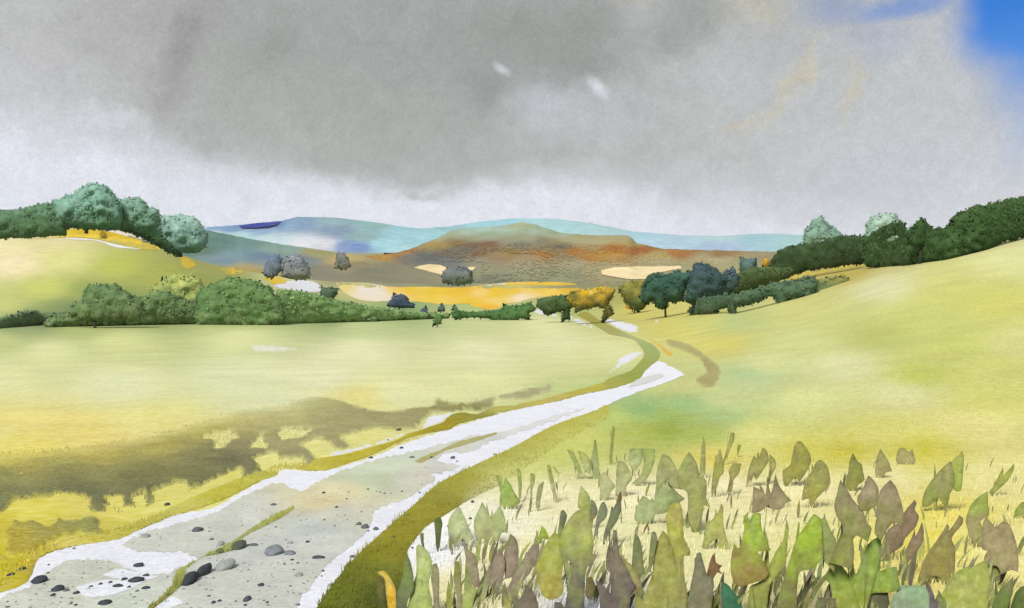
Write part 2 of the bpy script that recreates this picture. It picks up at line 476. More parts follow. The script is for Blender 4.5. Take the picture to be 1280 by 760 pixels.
c = mixcol(cover, low, deck)
def blob(c, px, py, rx, ry, rgb, s, tilt=0, hard=0, warp=True):
    a, e = ae(px, py); dx = mth('SUBTRACT', AZW if warp else AZ, a); dy = mth('SUBTRACT', ELW if warp else EL, e)
    if tilt:
        t = math.radians(tilt); ct, st = math.cos(t), math.sin(t)
        dx, dy = mth('ADD', mth('MULTIPLY', dx, ct), mth('MULTIPLY', dy, st)), mth('SUBTRACT', mth('MULTIPLY', dy, ct), mth('MULTIPLY', dx, st))
    k = 180 / math.pi / F
    u = mth('DIVIDE', dx, rx * k); v = mth('DIVIDE', dy, ry * k)
    r = mth('SQRT', mth('ADD', mth('MULTIPLY', u, u), mth('MULTIPLY', v, v)))
    f = mth('MULTIPLY', smooth(mth('MULTIPLY', r, -1), -1.35, -.05 if not hard else -1 + hard), s)
    return mixcol(f, c, ccol(rgb))
for b in [
  (60, 60, 170, 110, (196, 196, 197), .75), (20, 130, 120, 60, (205, 206, 211), .6),
  (180, 30, 130, 70, (178, 179, 178), .6), (330, 90, 200, 130, (164, 166, 163), .8), (300, 20, 160, 60, (163, 165, 163), .7),
  (470, 150, 190, 80, (174, 176, 172), .7), (560, 60, 220, 120, (159, 162, 159), .8),
  (214, 70, 26, 70, (135, 136, 134), .5, -25), (350, 60, 20, 60, (140, 142, 138), .35, 12), (610, 110, 50, 30, (145, 148, 146), .6),
  (690, 45, 130, 60, (150, 153, 149), .8), (880, 30, 60, 50, (142, 146, 142), .7, 30), (835, 65, 50, 22, (142, 145, 140), .6), (740, 75, 60, 30, (140, 143, 138), .5),
  (1000, 150, 260, 130, (194, 197, 199), .75), (1130, 200, 200, 80, (202, 205, 210), .7), (900, 180, 120, 60, (190, 192, 190), .6),
  (700, 200, 130, 40, (178, 181, 176), .6), (690, 125, 60, 42, (198, 201, 208), .7), (748, 110, 20, 9, (226, 228, 238), .8, -48, 0, False), (628, 87, 14, 6, (222, 225, 232), .6, -30, 0, False),
  (760, 150, 40, 40, (196, 199, 203), .5), (545, 238, 30, 9, (188, 190, 187), .7), (1040, 262, 120, 26, (213, 216, 222), .55),
  (990, 115, 70, 12, (205, 196, 166), .55, 55), (1068, 100, 46, 11, (206, 197, 166), .5, 76), (935, 160, 30, 9, (208, 198, 172), .6, 50), (790, 6, 40, 12, (190, 180, 158), .5), (940, 22, 40, 20, (196, 190, 168), .5),
  (1150, 80, 70, 70, (196, 200, 203), .6),
]: c = blob(c, *b)
for b in [(130, 140, 46, 12, (222, 224, 232), .55), (190, 165, 50, 26, (215, 218, 226), .5)]: c = blob(c, *b)
# fine mottling of the cloud
g1 = nz(150, 3, .7); g2 = nz(420, 2, .7)
def gain(n, a):
    r = N.new('ShaderNodeMapRange'); r.inputs['From Min'].default_value = .3; r.inputs['From Max'].default_value = .7
    r.inputs['To Min'].default_value = 1 - a; r.inputs['To Max'].default_value = 1 + a; L.new(n.outputs['Fac'], r.inputs['Value']); return r.outputs[0]
g3 = nz(46, 5, .68, .6)
gg = mth('MULTIPLY', gain(g3, .07), mth('MULTIPLY', gain(g1, .035), gain(g2, .085)), gain(n2, .06))
vm = N.new('ShaderNodeVectorMath'); vm.operation = 'SCALE'; L.new(c, vm.inputs[0]); L.new(gg, vm.inputs['Scale'])
L.new(vm.outputs[0], bg_cl.inputs['Color'])
# openings in the cloud to the right show blue sky
def hole(px, py, rx, ry, s, tilt=0, hard=0):
    a, e = ae(px, py); t = math.radians(tilt); ct, st = math.cos(t), math.sin(t)
    k = 180 / math.pi / F
    dx = mth('SUBTRACT', AZW2, a); dy = mth('SUBTRACT', ELW2, e)
    u = mth('DIVIDE', mth('ADD', mth('MULTIPLY', dx, ct), mth('MULTIPLY', dy, st)), rx * k)
    v = mth('DIVIDE', mth('SUBTRACT', mth('MULTIPLY', dy, ct), mth('MULTIPLY', dx, st)), ry * k)
    r = mth('SQRT', mth('ADD', mth('MULTIPLY', u, u), mth('MULTIPLY', v, v)))
    return mth('MULTIPLY', smooth(mth('MULTIPLY', r, -1), -1.3, -.75 + .65 * (1 - hard)), s)
AZW2 = mth('ADD', AZ, mth('ADD', mth('MULTIPLY', mth('SUBTRACT', sc1.outputs[0], .5), 2.5), mth('MULTIPLY', mth('SUBTRACT', sc2.outputs[0], .5), 1.6)))
ELW2 = mth('ADD', EL, mth('ADD', mth('MULTIPLY', mth('SUBTRACT', sc1.outputs[1], .5), 2.5), mth('MULTIPLY', mth('SUBTRACT', sc2.outputs[1], .5), 1.6)))
hs = None
for h in [(1285, 5, 74, 84, 1.0, -25, .6), (1290, 75, 54, 56, .8, 0, 0), (1290, 110, 60, 60, .5, 0, 0), (1285, 150, 40, 60, .38, 0, 0), (1050, 12, 60, 24, .3, 0, 0), (1135, 4, 80, 18, .6, 8, 0), (1100, 45, 50, 30, .15, 0, 0), (1275, 200, 30, 34, .3, 0, 0)]:
    v = hole(*h); hs = v if hs is None else mth('MAXIMUM', hs, v)
L.new(hs, mixs.inputs[0]); L.new(bg_cl.outputs[0], mixs.inputs[1]); L.new(bg_sky.outputs[0], mixs.inputs[2])
L.new(mixs.outputs[0], out.inputs['Surface'])

# ------------------------------------------------------------------ the land
GROUND = [
 (0,425,(196,205,135)),(60,440,(222,226,168)),(150,428,(214,220,152)),(300,420,(222,226,165)),(0,470,(226,226,170)),(150,480,(226,229,182)),(300,470,(222,228,184)),(450,440,(228,228,182)),(600,440,(226,228,180)),(700,430,(225,226,174)),(760,440,(222,224,165)),
 (0,535,(231,219,135)),(100,540,(232,217,128)),(200,528,(229,221,142)),(40,556,(231,216,115)),(350,500,(222,226,180)),(500,490,(225,227,175)),(450,496,(226,216,140)),(600,480,(222,226,168)),(400,470,(228,229,188)),
 (100,407,(178,190,120)),(300,404,(180,194,125)),(450,405,(192,204,145)),(600,396,(205,213,155)),(680,405,(222,224,170)),(20,410,(150,165,115)),
 (880,400,(205,205,120)),(920,402,(186,198,132)),(1000,390,(208,208,130)),(1100,358,(218,218,170)),(1180,370,(206,206,120)),(1270,318,(217,217,155)),(1240,380,(205,205,110)),(1150,400,(200,205,118)),(840,410,(212,206,112)),
 (900,430,(215,206,112)),(1000,430,(205,210,140)),(1100,420,(190,195,110)),(1200,430,(200,205,115)),(1270,430,(212,212,140)),(960,455,(212,217,152)),(1055,458,(217,218,166)),(1150,470,(194,198,100)),(1250,460,(205,205,120)),(930,478,(196,206,150)),
 (900,500,(200,210,148)),(1000,500,(215,220,150)),(1130,490,(219,219,160)),(1230,500,(210,210,120)),(950,540,(220,218,135)),(1100,540,(215,212,120)),(1220,530,(224,217,142)),(1150,563,(206,200,80)),(1000,563,(210,205,95)),(890,572,(222,208,108)),(1060,566,(203,196,75)),
 (830,538,(150,170,66)),(800,512,(148,184,118)),(790,498,(165,192,130)),(860,505,(162,192,132)),(840,520,(158,182,95)),(900,520,(170,195,130)),(935,470,(176,200,145)),(770,520,(192,204,115)),(720,545,(205,207,115)),(700,565,(203,207,112)),(650,580,(205,207,125)),(810,482,(200,206,132)),(870,480,(203,203,135)),(800,540,(176,186,90)),(880,540,(172,188,95)),
 (690,620,(236,230,186)),(600,650,(238,236,212)),(535,690,(238,240,246)),(700,700,(236,228,181)),(850,700,(232,226,170)),(900,610,(238,230,182)),(1000,610,(236,227,172)),(1100,595,(231,223,160)),(1180,640,(229,216,110)),(1160,680,(226,210,95)),(1250,600,(230,222,150)),(1250,680,(232,222,150)),(1085,700,(230,216,125)),(1000,720,(232,226,166)),(590,740,(232,226,172)),(740,756,(234,236,244)),(640,700,(234,227,175)),(790,620,(238,232,188)),(560,665,(240,241,240)),(930,650,(234,228,172)),
 (50,640,(224,214,98)),(200,630,(222,218,120)),(300,600,(222,218,120)),(360,570,(226,222,140)),(0,700,(206,196,62)),(20,660,(205,190,60)),(90,660,(200,190,80)),(130,630,(224,212,110)),(450,545,(224,220,140)),
 (0,310,(229,219,170)),(20,330,(236,222,180)),(80,325,(216,214,140)),(150,332,(184,190,90)),(110,362,(150,164,88)),(165,368,(142,156,86)),(190,350,(168,174,88)),(225,352,(146,158,84)),(90,386,(122,142,90)),(150,385,(118,138,84)),(210,385,(122,144,86)),(50,400,(120,140,95)),(60,360,(200,205,110)),(205,340,(172,178,85)),(262,352,(150,160,82)),(0,380,(196,202,120)),(120,392,(120,140,85)),(60,300,(220,212,160)),(250,330,(165,165,95)),(300,390,(125,148,88)),
 (420,395,(128,152,95)),(360,350,(205,205,150)),(500,385,(140,168,105)),(600,385,(170,190,120)),(700,385,(165,180,100)),(450,360,(205,200,130)),(640,360,(205,195,110)),(780,370,(170,165,90)),(800,390,(205,195,105)),(860,385,(205,198,110)),(600,340,(140,140,112)),(480,350,(135,134,112)),(560,349,(122,126,106)),(650,347,(130,132,108)),(720,349,(135,135,105)),(770,350,(135,132,95)),(430,347,(150,146,118)),(900,350,(150,150,110)),(1060,342,(190,175,85)),
]
GROUND = [(x, y, tuple(min(250, v + 5) for v in c) if y > 575 and x > 520 else c) for x, y, c in GROUND]
def build_ground():
    px = np.arange(-1000, 2301, 10.0)
    Dd = np.exp(np.linspace(math.log(2.2), math.log(6500), 420))
    n, m = len(px), len(Dd)
    PX, DD = np.meshgrid(px, Dd, indexing='ij'); PX, DD = PX.ravel(), DD.ravel()
    PY = gpy(PX, DD)
    verts = [at(x, y, d) for x, y, d in zip(PX, PY, DD)]
    faces = [(i * m + j, (i + 1) * m + j, (i + 1) * m + j + 1, i * m + j + 1) for i in range(n - 1) for j in range(m - 1)]
    cx = np.clip(PX, -40, 1320); cy = np.clip(PY, 285, 770)
    t = washes(GROUND, cx, cy)
    t *= (1 + .05 * wobble(PX, np.log(DD) * 60, .02, 3.3))[:, None]
    return tag(link('ground', verts, faces, 'crop', t), kind='structure')
build_ground()

B5 = (0, 500, 4.75); J = (240, 460, 4.75); H = (360, 440, 4.22); K = (560, 420, 5.43); Mc = (0, 560, 3.8); Nc = (200, 560, 3.8); O = (640, 340, 4.75); A = (480, 560, 3.8)
R_ = (250, 230, 3.8); S_ = (500, 230, 3.8); Q = (0, 200, 3.4545); T_ = (760, 200, 3.4545); U = (980, 160, 3.1667)

# dark olive band of rough growth between the crop and the track
band = [(-30, 568), (0, 566), (60, 561), (120, 555), (170, 547), (220, 534), (262, 522), (300, 512), (350, 505)] + \
  crop(H, [(120,235),(230,240),(345,275),(480,308),(600,300),(720,285),(762,278),(775,240),(870,262),(960,262),(1080,232),(1182,207)]) + \
  crop(K, [(560,345),(660,335),(700,295),(800,285),(730,315),(710,345),(720,375),(690,385),(620,400),(530,437),(450,437),(330,432),(310,490),(250,520),(150,512),(80,512),(20,522)]) + \
  crop(H, [(800,325),(740,342),(680,402),(640,412),(560,422),(460,405),(285,455),(355,500),(250,522),(210,480),(135,462),(85,490),(150,560),(130,600),(85,605),(75,572),(10,570)]) + \
  crop(J, [(560,545),(520,550),(490,510),(370,540),(410,590),(415,620),(370,640),(345,685),(335,650),(290,720),(292,640),(275,605),(150,660),(60,700),(30,715)]) + \
  crop(B5, [(1200,520),(1150,530),(1120,545),(1100,505),(1040,500),(900,550),(950,630),(900,625),(860,645),(858,560),(800,580),(805,640),(740,632),(722,640),(725,575),(625,575),(650,610),(680,645),(755,675),(700,670),(640,635),(620,670),(550,668),(525,650),(518,592),(440,565),(330,560),(310,580),(95,600),(45,645),(0,675),(-150,690)])
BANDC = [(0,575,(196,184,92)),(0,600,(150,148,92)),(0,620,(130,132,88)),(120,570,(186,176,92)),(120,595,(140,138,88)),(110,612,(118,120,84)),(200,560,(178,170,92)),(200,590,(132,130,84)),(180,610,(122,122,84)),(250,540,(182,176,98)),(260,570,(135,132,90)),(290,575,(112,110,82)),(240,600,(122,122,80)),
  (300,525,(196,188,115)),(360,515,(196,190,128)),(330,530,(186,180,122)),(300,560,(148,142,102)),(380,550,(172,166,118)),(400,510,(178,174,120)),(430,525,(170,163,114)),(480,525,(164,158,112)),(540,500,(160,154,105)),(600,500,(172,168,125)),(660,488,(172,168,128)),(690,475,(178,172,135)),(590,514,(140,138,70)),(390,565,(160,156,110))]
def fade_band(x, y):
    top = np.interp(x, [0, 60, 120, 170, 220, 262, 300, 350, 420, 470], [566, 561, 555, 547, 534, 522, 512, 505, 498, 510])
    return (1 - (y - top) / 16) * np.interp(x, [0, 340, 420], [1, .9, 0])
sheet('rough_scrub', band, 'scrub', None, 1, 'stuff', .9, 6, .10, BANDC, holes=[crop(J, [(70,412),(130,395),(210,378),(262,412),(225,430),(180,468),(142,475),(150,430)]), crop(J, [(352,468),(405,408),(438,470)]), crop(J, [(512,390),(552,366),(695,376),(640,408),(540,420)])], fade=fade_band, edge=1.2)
lower = crop(Mc, [(15,405),(70,327),(100,352),(160,342),(232,372),(282,318),(310,342),(380,332),(430,315),(490,345),(470,372),(522,410),(400,416),(372,402),(312,430),(300,416),(232,460),(130,515),(60,515),(20,490),(32,440)])
sheet('rough_scrub', lower, 'scrub', None, 1.6, 'stuff', .8, 6, .07, [(20,665,(188,172,70)),(60,665,(165,155,80)),(100,655,(158,155,88)),(120,650,(150,150,92)),(40,690,(180,165,62)),(30,650,(160,152,82))], edge=.8)
sheet('verge', crop(Mc, [(-60,500),(0,500),(40,525),(130,525),(200,500),(300,450),(400,420),(520,412),(620,375),(720,330),(836,270),(940,225),(1010,195),(1135,145),(1200,118),(1320,110),(1320,128),(1210,170),(1050,250),(836,318),(700,372),(560,436),(330,470),(190,520),(130,640),(0,690),(-60,700)]), 'verge', None, 2, 'structure', .9, 6, .05,
  [(0,705,(206,196,50)),(10,690,(200,185,55)),(40,705,(196,172,50)),(60,690,(205,190,80)),(80,680,(225,212,118)),(120,668,(200,190,78)),(160,655,(192,186,82)),(220,635,(204,200,100)),(280,615,(196,190,72)),(330,592,(190,186,78))])
sheet('verge', crop(H, [(60,600),(90,600),(150,562),(280,545),(440,503),(560,470),(640,432),(820,372),(840,345),(910,318),(1000,330),(1090,288),(1200,282)]) + crop(K, [(480,462),(640,432),(850,372),(1000,332),(1086,300),(1086,362),(900,398),(740,443),(430,508),(310,522)]) + crop(H, [(1120,325),(900,378),(860,408),(740,428),(620,458),(430,548),(280,598),(180,628),(60,618)]), 'verge', None, 2, 'structure', .7, 5, .04,
  [(390,582,(196,186,75)),(440,570,(190,178,55)),(500,550,(184,170,50)),(550,530,(165,150,30)),(575,518,(150,145,45)),(620,510,(190,185,95)),(680,500,(192,180,92)),(740,490,(186,178,75)),(600,515,(135,138,65))])
bend = crop(O, [(560,640),(700,590),(770,520),(785,480),(720,400),(580,370),(500,320),(385,255),(440,235),(540,300),(690,368),(830,430),(880,480),(865,520),(790,590),(760,632),(620,688),(540,700)])
sheet('verge', bend, 'verge', None, 2.4, 'structure', .5, 4, .04, [(735,398,(160,155,65)),(765,412,(168,165,95)),(790,425,(172,182,125)),(810,438,(160,175,105)),(805,455,(158,168,85)),(790,468,(150,162,72)),(765,480,(168,168,80)),(750,486,(175,172,90))])
track = [(-70, 775), (-20, 745), (0, 739), (10, 737), (34, 726), (40, 708), (50, 697), (87, 684), (147, 673), (220, 644), (266, 635), (303, 615), (347, 590), (360, 587), (405, 589), (462, 573), (502, 556), (566, 535), (640, 513), (696, 502), (726, 494), (760, 487), (782, 481), (800, 473), (808, 460), (823, 451), (838, 458), (856, 468), (833, 478), (813, 485), (775, 499), (740, 515), (689, 534), (643, 560), (573, 592), (545, 608), (519, 631), (480, 665), (440, 702), (410, 740), (396, 762), (385, 780), (340, 800), (200, 815), (0, 815)]
TRC = (236, 238, 250)
sheet('track', track, 'chalk', TRC, 1.4, 'structure', 1.5, 7)
WASH = [(20,750,(204,208,196)),(120,720,(205,208,196)),(250,740,(205,208,202)),(350,740,(202,204,198)),(300,640,(208,210,203)),(220,665,(206,209,200)),(400,690,(206,208,202)),(420,640,(208,209,198)),(430,615,(222,214,175)),(405,630,(220,208,165)),(470,600,(198,208,178)),(450,590,(203,212,188)),(520,600,(208,205,192)),(500,575,(205,214,194)),(560,580,(212,212,206)),(640,545,(216,217,214)),(700,520,(222,223,226)),(330,690,(203,206,203)),(370,720,(206,207,200)),(390,660,(200,206,202)),(180,750,(206,212,200))]
wash = [(-10, 800), (-5, 752), (35, 736), (62, 713), (90, 700), (140, 702), (160, 712), (185, 718), (212, 717), (222, 711), (250, 700), (225, 690), (175, 690), (152, 680), (175, 668), (205, 660), (262, 643), (276, 638), (300, 622), (345, 604), (372, 614), (388, 609), (415, 594), (465, 576), (510, 566), (560, 553), (590, 545), (640, 537), (690, 520), (732, 511), (702, 522), (665, 536), (612, 553), (585, 566), (560, 566), (545, 576), (575, 582), (560, 590), (535, 592), (548, 598), (535, 606), (515, 620), (495, 628), (468, 640), (462, 662), (440, 682), (420, 697), (400, 717), (385, 737), (372, 754), (360, 790), (200, 812)]
sheet('track', wash, 'chalk', None, 2.6, 'structure', 2.6, 6, ctrl=WASH, var=.12, soft=60)
sheet('track', crop(O, [(690,690),(740,640),(885,603),(905,620),(800,662)]), 'chalk', (216, 215, 216), 2.6, 'structure', .5, 4)
for pts in ([(95,735),(130,726),(180,728),(150,742),(108,748)], [(128,720),(150,712),(200,722),(170,728)], ):
    sheet('track', pts, 'chalk', (232, 235, 246), 3.4, 'structure', 1, 5)
sheet('track', crop(Nc, [(40,715),(90,720),(110,740),(40,770),(-10,800),(-30,800),(-20,760)]), 'chalk', (234, 238, 248), 3.4, 'structure', .7, 5)
# grass between the wheel marks
ridge = crop(Nc, [(-10,735),(20,705),(55,665),(80,590),(150,550),(260,490),(340,450),(440,383),(550,322),(632,280),(640,290),(590,325),(510,368),(400,424),(340,490),(250,512),(200,522),(120,580),(115,640),(65,690),(10,735),(-40,770),(-60,760)])
sheet('verge', ridge, 'verge', None, 3.6, 'structure', .8, 5, .03, [(205,745,(150,152,78)),(220,725,(162,165,88)),(230,705,(175,182,105)),(270,690,(178,180,112)),(310,670,(172,178,105)),(350,645,(182,186,118)),(365,636,(176,178,92))])
sheet('verge', crop(H, [(668,578),(720,550),(800,520),(900,474),(1000,450),(1100,424),(1102,434),(1010,468),(930,492),(820,528),(760,560),(700,588)]), 'verge', (176, 172, 112), 3.6, 'structure', .6, 3)
# chalk showing again left of the grass and beyond the bend
for pts, col in ((crop(H, [(190,552),(250,520),(355,503),(480,466),(600,428),(700,400),(740,342),(820,325),(910,312),(830,360),(815,375),(640,432),(540,470),(440,502),(280,545)]), (230, 232, 242)),
                 (crop(K, [(-10,548),(40,522),(90,510),(60,530),(0,550)]), (232, 234, 244)),
                 (crop(O, [(480,253),(520,255),(600,280),(745,315),(750,362),(690,360),(620,332),(540,285)]), (230, 232, 245)),
                 (crop(O, [(118,238),(150,213),(205,238),(300,250),(400,275),(470,312),(592,378),(500,347),(400,312),(350,282),(290,265),(200,265)]), (226, 229, 240)),
                 (crop(O, [(640,505),(700,480),(775,467),(780,485),(700,535),(620,578),(585,605),(520,640),(480,655),(500,632),(560,605),(620,545)]), (230, 232, 243)),
                 (crop(O, [(815,292),(850,280),(885,286),(860,300),(820,303)]), (228, 230, 236)),
                 ([(308, 429), (345, 431), (385, 436), (350, 441), (318, 440)], (234, 236, 242)),
                 (crop(Mc, [(195,440),(240,420),(305,408),(260,432),(205,450)]), (205, 208, 200))):
    sheet('track', pts, 'chalk', col, 2.2, 'structure', .8, 4, edge=7 if pts[0][0] == 308 else .6)
sheet('path', crop(O, [(758,372),(800,380),(860,412),(905,450),(970,490),(930,506),(870,452),(810,405)]), 'verge', (224, 178, 58), 2.6, 'structure', .5, 4, edge=.8)
sheet('path', crop(O, [(905,388),(1000,408),(1100,448),(1180,515),(1225,548),(1245,600),(1205,680),(1130,692),(1080,640),(1150,590),(1105,515),(1000,470),(925,440)]), 'verge', (174, 167, 112), 2.2, 'structure', .8, 4, var=.15, edge=2.5)
VERGEC = [(430,745,(110,120,35)),(470,720,(120,125,40)),(490,690,(140,138,38)),(500,665,(148,143,40)),(530,640,(158,150,48)),(580,605,(166,160,58)),(560,630,(152,150,55)),(640,575,(178,176,78)),(690,545,(186,182,80)),(740,520,(190,188,85)),(480,750,(85,95,35)),(650,590,(196,198,112)),(600,620,(170,172,85)),(465,665,(160,152,52))]
LEFTC = [(0,705,(206,196,50)),(10,690,(200,185,55)),(60,690,(205,190,80)),(80,680,(225,212,118)),(120,668,(200,190,78)),(160,655,(192,186,82)),(220,635,(204,200,100)),(280,615,(196,190,72)),(330,592,(190,186,78)),(390,582,(196,186,75)),(440,570,(190,178,55)),(500,550,(184,170,50)),(550,530,(165,150,40)),(620,510,(190,185,95))]
vr = [(640, 560), (573, 591), (545, 607), (519, 630), (480, 664), (440, 701), (410, 739), (394, 765), (385, 785), (470, 800), (500, 785)] + crop(A, [(80,760),(84,690),(110,492),(190,382),(270,330),(360,272),(430,232),(520,190),(620,140)]) + [(690, 562), (760, 524), (760, 506), (740, 515), (689, 533)]
sheet('verge', vr, 'verge', None, 2.0, 'structure', .6, 6, .05, VERGEC,
  fade=lambda x, y: np.clip((x - 575) / 60, 0, 1) * np.clip(1 - (np.interp(x, [575, 600, 643, 690, 760], [632, 612, 596, 561, 523]) - y) / np.interp(x, [575, 640, 700, 760], [30, 34, 22, 12]), 0, 1))

# mid valley: ripe yellow field, stripes of stubble
gold = crop(R_, [(645,470),(720,468),(830,478),(920,490),(1080,488),(1200,492)]) + crop(S_, [(250,492),(340,487),(460,475),(520,465),(620,462),(760,462),(830,475),(850,500),(820,520),(760,530),(640,540),(560,562),(490,568),(480,586),(420,596),(340,580),(330,568),(240,572)]) + crop(R_, [(1150,572),(1050,560),(950,555),(830,558),(740,545),(680,510)])
sheet('field', gold, 'crop', None, 1, 'structure', .6, 6, ctrl=[(430,358,(230,210,120)),(460,362,(235,225,215)),(480,370,(232,225,205)),(510,362,(232,192,8)),(540,372,(236,202,60)),(570,365,(232,192,8)),(590,378,(232,192,8)),(620,362,(232,192,8)),(620,375,(238,212,120)),(640,366,(232,192,8)),(680,358,(232,192,8)),(710,362,(222,178,30)),(500,358,(236,190,60)),(610,384,(235,180,18)),(600,366,(240,210,120)),(556,375,(236,206,90)),(650,372,(242,225,190)),(530,358,(236,205,90)),(580,362,(230,180,20)),(690,364,(238,205,90)),(620,369,(232,192,8)),(540,363,(232,192,8)),(600,376,(240,200,80)),(470,366,(236,226,215)),(495,366,(238,205,110))], soft=25)
sheet('stubble', crop(R_, [(345,485),(400,465),(480,458),(540,465),(575,490),(570,512),(480,510),(400,500)]), 'crop', (226, 228, 238), 2, 'structure', .5, 4)
sheet('stubble', crop(S_, [(400,484),(520,466),(540,458),(570,462),(500,478),(440,486)]), 'crop', (225, 226, 220), 2.4, 'structure', .4, 3)
sheet('field', crop(R_, [(300,445),(350,430),(400,440),(410,470),(350,478)]), 'crop', (226, 194, 52), 2, 'structure', .5, 4)
sheet('field', crop(R_, [(92,400),(130,390),(185,393),(208,415),(190,428),(130,428)]), 'crop', (230, 192, 36), 2, 'structure', .5, 4)
sheet('field', crop(Q, [(778,415),(810,420),(850,455),(810,470),(785,450)]), 'crop', (212, 184, 52), 2, 'structure', .5, 4)
sheet('field', crop(Q, [(115,325),(170,305),(260,297),(360,297),(430,302),(510,318),(600,345),(695,378),(690,390),(600,383),(500,360),(400,340),(300,335),(200,338),(130,342)]), 'crop', (212, 188, 66), 2, 'structure', .5, 4)
sheet('stubble', crop(Q, [(270,337),(400,342),(500,364),(610,386),(500,378),(420,350),(330,346)]), 'crop', (232, 230, 228), 2, 'structure', .4, 3)
sheet('stubble', crop(Q, [(440,299),(520,306),(620,340),(690,372),(600,340),(510,314)]), 'crop', (226, 220, 215), 2.6, 'structure', .4, 3)
sheet('field', crop(T_, [(760,510),(850,482),(960,460),(1100,449),(1130,451),(1000,474),(890,498),(800,520)]), 'crop', (206, 182, 62), 2, 'structure', .5, 4)

# ------------------------------------------------------------------ hills far off; the blue of distant haze is put into the farthest ones' colours
def hill(name, top, base, D, wdt, ctrl, m='hill', seed=0, rough=1.0, gain_=.86):
    xs = np.arange(top[0][0], top[-1][0] + .1, 3.0)
    ty = np.interp(xs, [p[0] for p in top], [p[1] for p in top])
    ty = ty + np.array([rough * (mnoise.noise(Vector((x * .12, seed, 0))) + .6 * mnoise.noise(Vector((x * .4, seed, 3)))) for x in xs])
    NR = 26; verts = []; P = []
    for x, t in zip(xs, ty):
        for j in range(NR + 1):
            s = j / NR * 1.5
            if s <= 1: py = base + (t - base) * math.sin(s * math.pi / 2)
            else: py = t + (base - t) * (1 - math.cos((s - 1) * math.pi)) * .55
            d = D - wdt + wdt * s
            verts.append(at(x, py, d)); P.append((x, py if s <= 1 else t))
    n = NR + 1
    faces = [(i * n + j, (i + 1) * n + j, (i + 1) * n + j + 1, i * n + j + 1) for i in range(len(xs) - 1) for j in range(NR)]
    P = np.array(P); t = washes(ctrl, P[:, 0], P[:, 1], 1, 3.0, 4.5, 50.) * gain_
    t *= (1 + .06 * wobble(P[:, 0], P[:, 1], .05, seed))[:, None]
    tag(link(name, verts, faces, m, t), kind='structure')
    return lambda x, y: D - wdt + wdt * math.asin(min(1, max(0, (base - y) / (base - np.interp(x, xs, ty))))) * 2 / math.pi
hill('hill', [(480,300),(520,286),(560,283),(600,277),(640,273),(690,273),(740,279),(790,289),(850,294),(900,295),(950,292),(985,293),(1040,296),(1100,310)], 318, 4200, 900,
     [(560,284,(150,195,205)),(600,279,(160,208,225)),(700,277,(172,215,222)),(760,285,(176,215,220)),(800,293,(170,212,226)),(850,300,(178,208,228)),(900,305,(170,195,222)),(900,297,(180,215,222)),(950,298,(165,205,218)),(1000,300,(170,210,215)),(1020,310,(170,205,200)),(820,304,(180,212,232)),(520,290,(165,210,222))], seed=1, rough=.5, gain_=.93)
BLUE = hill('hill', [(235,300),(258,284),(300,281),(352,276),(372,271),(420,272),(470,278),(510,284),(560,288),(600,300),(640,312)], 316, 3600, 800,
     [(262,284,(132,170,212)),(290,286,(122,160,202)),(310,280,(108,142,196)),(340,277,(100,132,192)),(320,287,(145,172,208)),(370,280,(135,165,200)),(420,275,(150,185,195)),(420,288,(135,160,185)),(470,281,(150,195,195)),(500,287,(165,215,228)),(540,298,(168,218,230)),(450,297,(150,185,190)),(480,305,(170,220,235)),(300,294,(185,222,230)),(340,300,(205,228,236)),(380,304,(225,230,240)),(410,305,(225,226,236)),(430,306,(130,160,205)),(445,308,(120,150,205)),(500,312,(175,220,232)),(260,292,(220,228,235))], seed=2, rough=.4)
BLUE_ACC = crop(R_, [(185,198),(250,187),(330,181),(388,177),(360,194),(320,203),(260,207),(200,207)])
RIDGEC = [(q[0], q[1], (q[2][0], q[2][1] + 9, q[2][2] - 8) if q[2][0] - q[2][2] > 70 else q[2]) for q in [(705,299,(172,166,126)),(730,299,(174,166,124)),(755,298,(176,168,122)),(780,298,(178,164,116)),(792,303,(172,150,100)),(660,298,(160,160,130)),(690,303,(150,132,98)),(610,297,(162,170,148)),(660,330,(160,152,122)),(720,330,(168,160,126)),(600,327,(148,142,120)),(820,325,(172,160,122)),(900,325,(170,164,126)),(560,290,(165,178,150)),(585,289,(162,186,168)),(605,287,(162,192,178)),(630,288,(162,186,166)),(672,288,(166,184,160)),(700,294,(172,182,152)),(740,300,(172,165,122)),(640,298,(150,155,125)),(680,302,(140,135,110)),(592,305,(120,98,72)),(440,326,(190,160,105)),(470,320,(175,125,65)),(500,314,(160,105,55)),(540,297,(165,175,140)),(545,305,(160,128,78)),(540,300,(166,160,122)),(570,297,(162,165,132)),(600,299,(156,158,128)),(570,302,(135,100,60)),(610,292,(150,168,135)),(650,282,(165,175,140)),(700,290,(155,170,140)),(650,276,(195,185,140)),(610,304,(128,95,62)),(600,316,(130,105,75)),(640,318,(150,115,75)),(530,322,(100,105,100)),(680,318,(165,110,60)),(720,315,(172,108,48)),(690,312,(140,125,92)),(655,322,(158,140,105)),(705,322,(150,138,105)),(760,318,(178,128,72)),(735,308,(160,140,95)),(580,312,(118,112,98)),(620,322,(150,128,95)),(560,326,(112,116,112)),(520,322,(118,116,110)),(820,320,(178,150,105)),(880,322,(170,155,118)),(740,294,(170,155,110)),(740,322,(175,120,65)),(650,304,(120,118,98)),(700,308,(110,105,85)),(560,318,(115,105,90)),(770,310,(165,95,40)),(800,312,(160,90,38)),(850,316,(168,105,50)),(900,318,(150,110,75)),(960,320,(155,145,110)),(600,335,(150,148,118)),(660,340,(150,150,118)),(560,345,(120,128,108)),(700,345,(140,145,112)),(750,333,(165,155,115)),(850,335,(160,155,112)),(920,330,(165,160,115)),(620,350,(125,130,105)),(800,350,(150,148,112)),(460,340,(150,140,110)),(500,340,(135,132,108))]]
